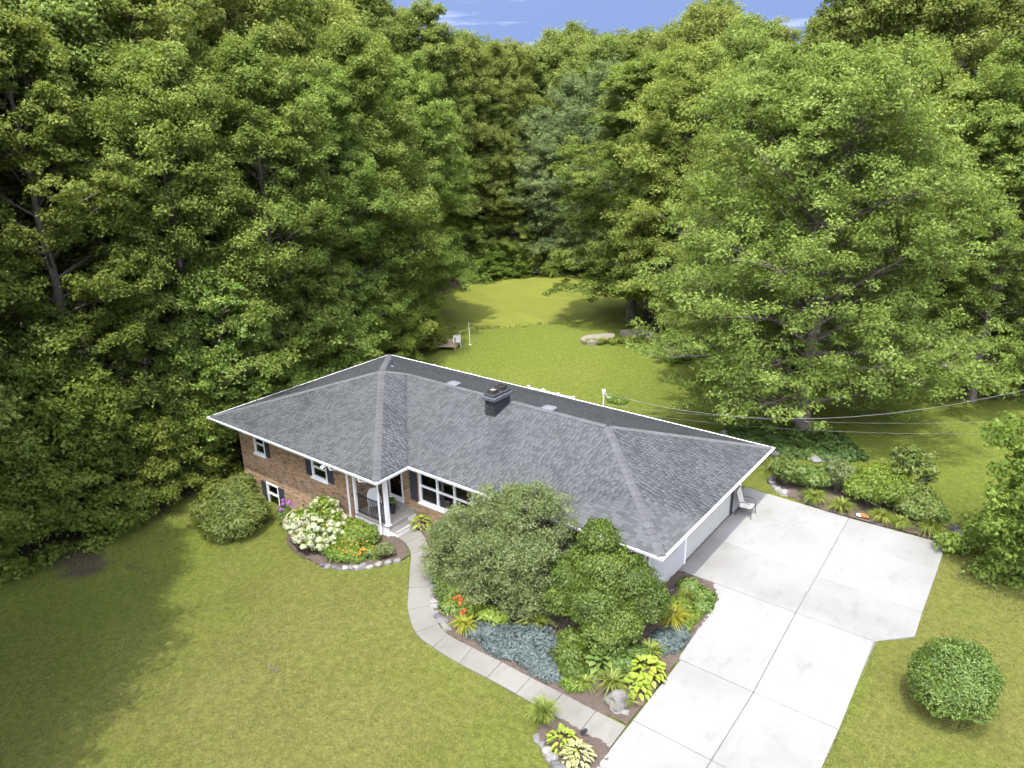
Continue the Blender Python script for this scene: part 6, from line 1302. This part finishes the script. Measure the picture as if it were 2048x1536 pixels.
shrub('flower_bed', 'small flowering plant clump alone on the back lawn', 'plant', 10.1, 19.2, [(0, 0, 0.12, 0.55, 0.5, 0.22), (-0.5, 0.1, 0.12, 0.4, 0.35, 0.2)], 900, 0.12, M['leaf_bright'], 810, wr=0.5)
# wooden platform with white chair by the pond
pf = thing('wooden_platform', 'weathered wooden platform with railing at the wood edge by the pond', 'platform', (-7.6, 22.9, G(-7.6, 22.9)), R(30))
for k in range(10): MB().box(-1.6, 1.6, -1.0 + k * 0.2, -0.815 + k * 0.2, 0.28, 0.32).build('plank', M['wood'], pf)
for (x, y) in ((-1.5, -0.9), (1.5, -0.9), (-1.5, 0.9), (1.5, 0.9), (0, -0.9)): MB().box(x - 0.05, x + 0.05, y - 0.05, y + 0.05, -0.2, 1.0).build('post', M['wood'], pf)
for z in (0.62, 0.92): MB().box(-1.5, 0.0, -0.965, -0.93, z, z + 0.10).build('rail', M['wood'], pf)
wc = patio_chair('white garden chair standing by the wooden platform at the pond', -6.35, 23.6, 2.4, M['white'], M['white']); wc.location.z = G(-6.35, 23.6)
pl = thing('marker_pole', 'thin pale pole standing at the pond bank beside the white chair', 'pole', (-5.9, 24.6, G(-5.9, 24.6)), 0)
MB().tube([(0, 0, -0.1), (-0.12, 0.05, 1.7)], 0.012, 6).build('pole_shaft', M['white'], pl); MB().tube([(0, 0, -0.1), (0, 0, 0.05)], [0.1, 0.09], 10).build('pole_base', M['grey_metal'], pl)

# ------------------------------------------------------------------ grass blades on the near lawn and along hard edges
def blades(n, seed):
    r = rng(seed); X = r.uniform(-1, 34, n * 3); Y = r.uniform(-16, 16, n * 3)
    k = (poly_dist(X, Y, CLEAR) < -0.3) & ~((X > 0.7) & (X < 20.8) & (Y > 0.7) & (Y < 10.4))
    drv = ((X > 22.68) & (X < 27.1) & (Y < 5.2)) | ((X > 20.2) & (X < 27.93) & (Y > 4.7) & (Y < 11.95)); k &= ~drv
    wl_ = [(a[0], a[1]) for a, b in WJ] + [(b[0], b[1]) for a, b in reversed(WJ)]; k &= poly_dist(X, Y, wl_) > 0.03
    for bp in BEDS: k &= poly_dist(X, Y, bp) > -0.05
    X, Y = X[k][:n], Y[k][:n]
    # extra along the edges
    ex = []
    for t in np.arange(-16, 4.6, 0.012): ex.append((27.09 + abs(r.normal(0, 0.035)), t))
    for t in np.arange(5.7, 11.8, 0.012): ex.append((27.92 + abs(r.normal(0, 0.035)), t))
    for t in np.arange(0, 1, 0.012): ex.append((27.0 + 0.93 * t + abs(r.normal(0, 0.03)), 4.70 + 0.96 * t - abs(r.normal(0, 0.03))))
    for i in range(2, len(WJ) - 2):
        a, b = np.array(WJ[i][0]), np.array(WJ[i + 1][0]); nn = np.array([b[1] - a[1], -(b[0] - a[0])]); nn /= np.linalg.norm(nn)
        for t in np.arange(0, 1, 0.012): ex.append(tuple(a + (b - a) * t + nn * (abs(r.normal(0, 0.04)) - 0.015)))
    ex = np.array(ex); ne = len(ex); X = np.concatenate([X, ex[:, 0]]); Y = np.concatenate([Y, ex[:, 1]]); m = len(X)
    Z = gz(X, Y) - 0.005; h = r.uniform(0.020, 0.045, m); az = r.uniform(0, 6.283, m); lean = r.uniform(0.2, 1.1, m); w = r.uniform(0.010, 0.022, m)
    d = np.column_stack([np.cos(az), np.sin(az)]); b0 = np.column_stack([X, Y, Z]); sd3 = np.column_stack([-np.sin(az), np.cos(az), np.zeros(m)]) * w[:, None]
    tip = b0 + np.column_stack([d * (h * lean)[:, None], h])
    v = np.stack([b0 - sd3, b0 + sd3, tip], 1).reshape(-1, 3); f = np.arange(3 * m).reshape(-1, 3)
    pat = np.clip(0.5 + 0.28 * np.sin(X * 0.9 + 1.3 * np.sin(Y * 0.7)) * np.sin(Y * 0.8 + X * 0.23) + r.normal(0, 0.22, m), 0, 1)
    return tag(link('grass', new_mesh('grass', v, f, M['grass'], pat)), 'mown grass of the front and side lawn', 'grass', kind='stuff')
blades(150000, 12)
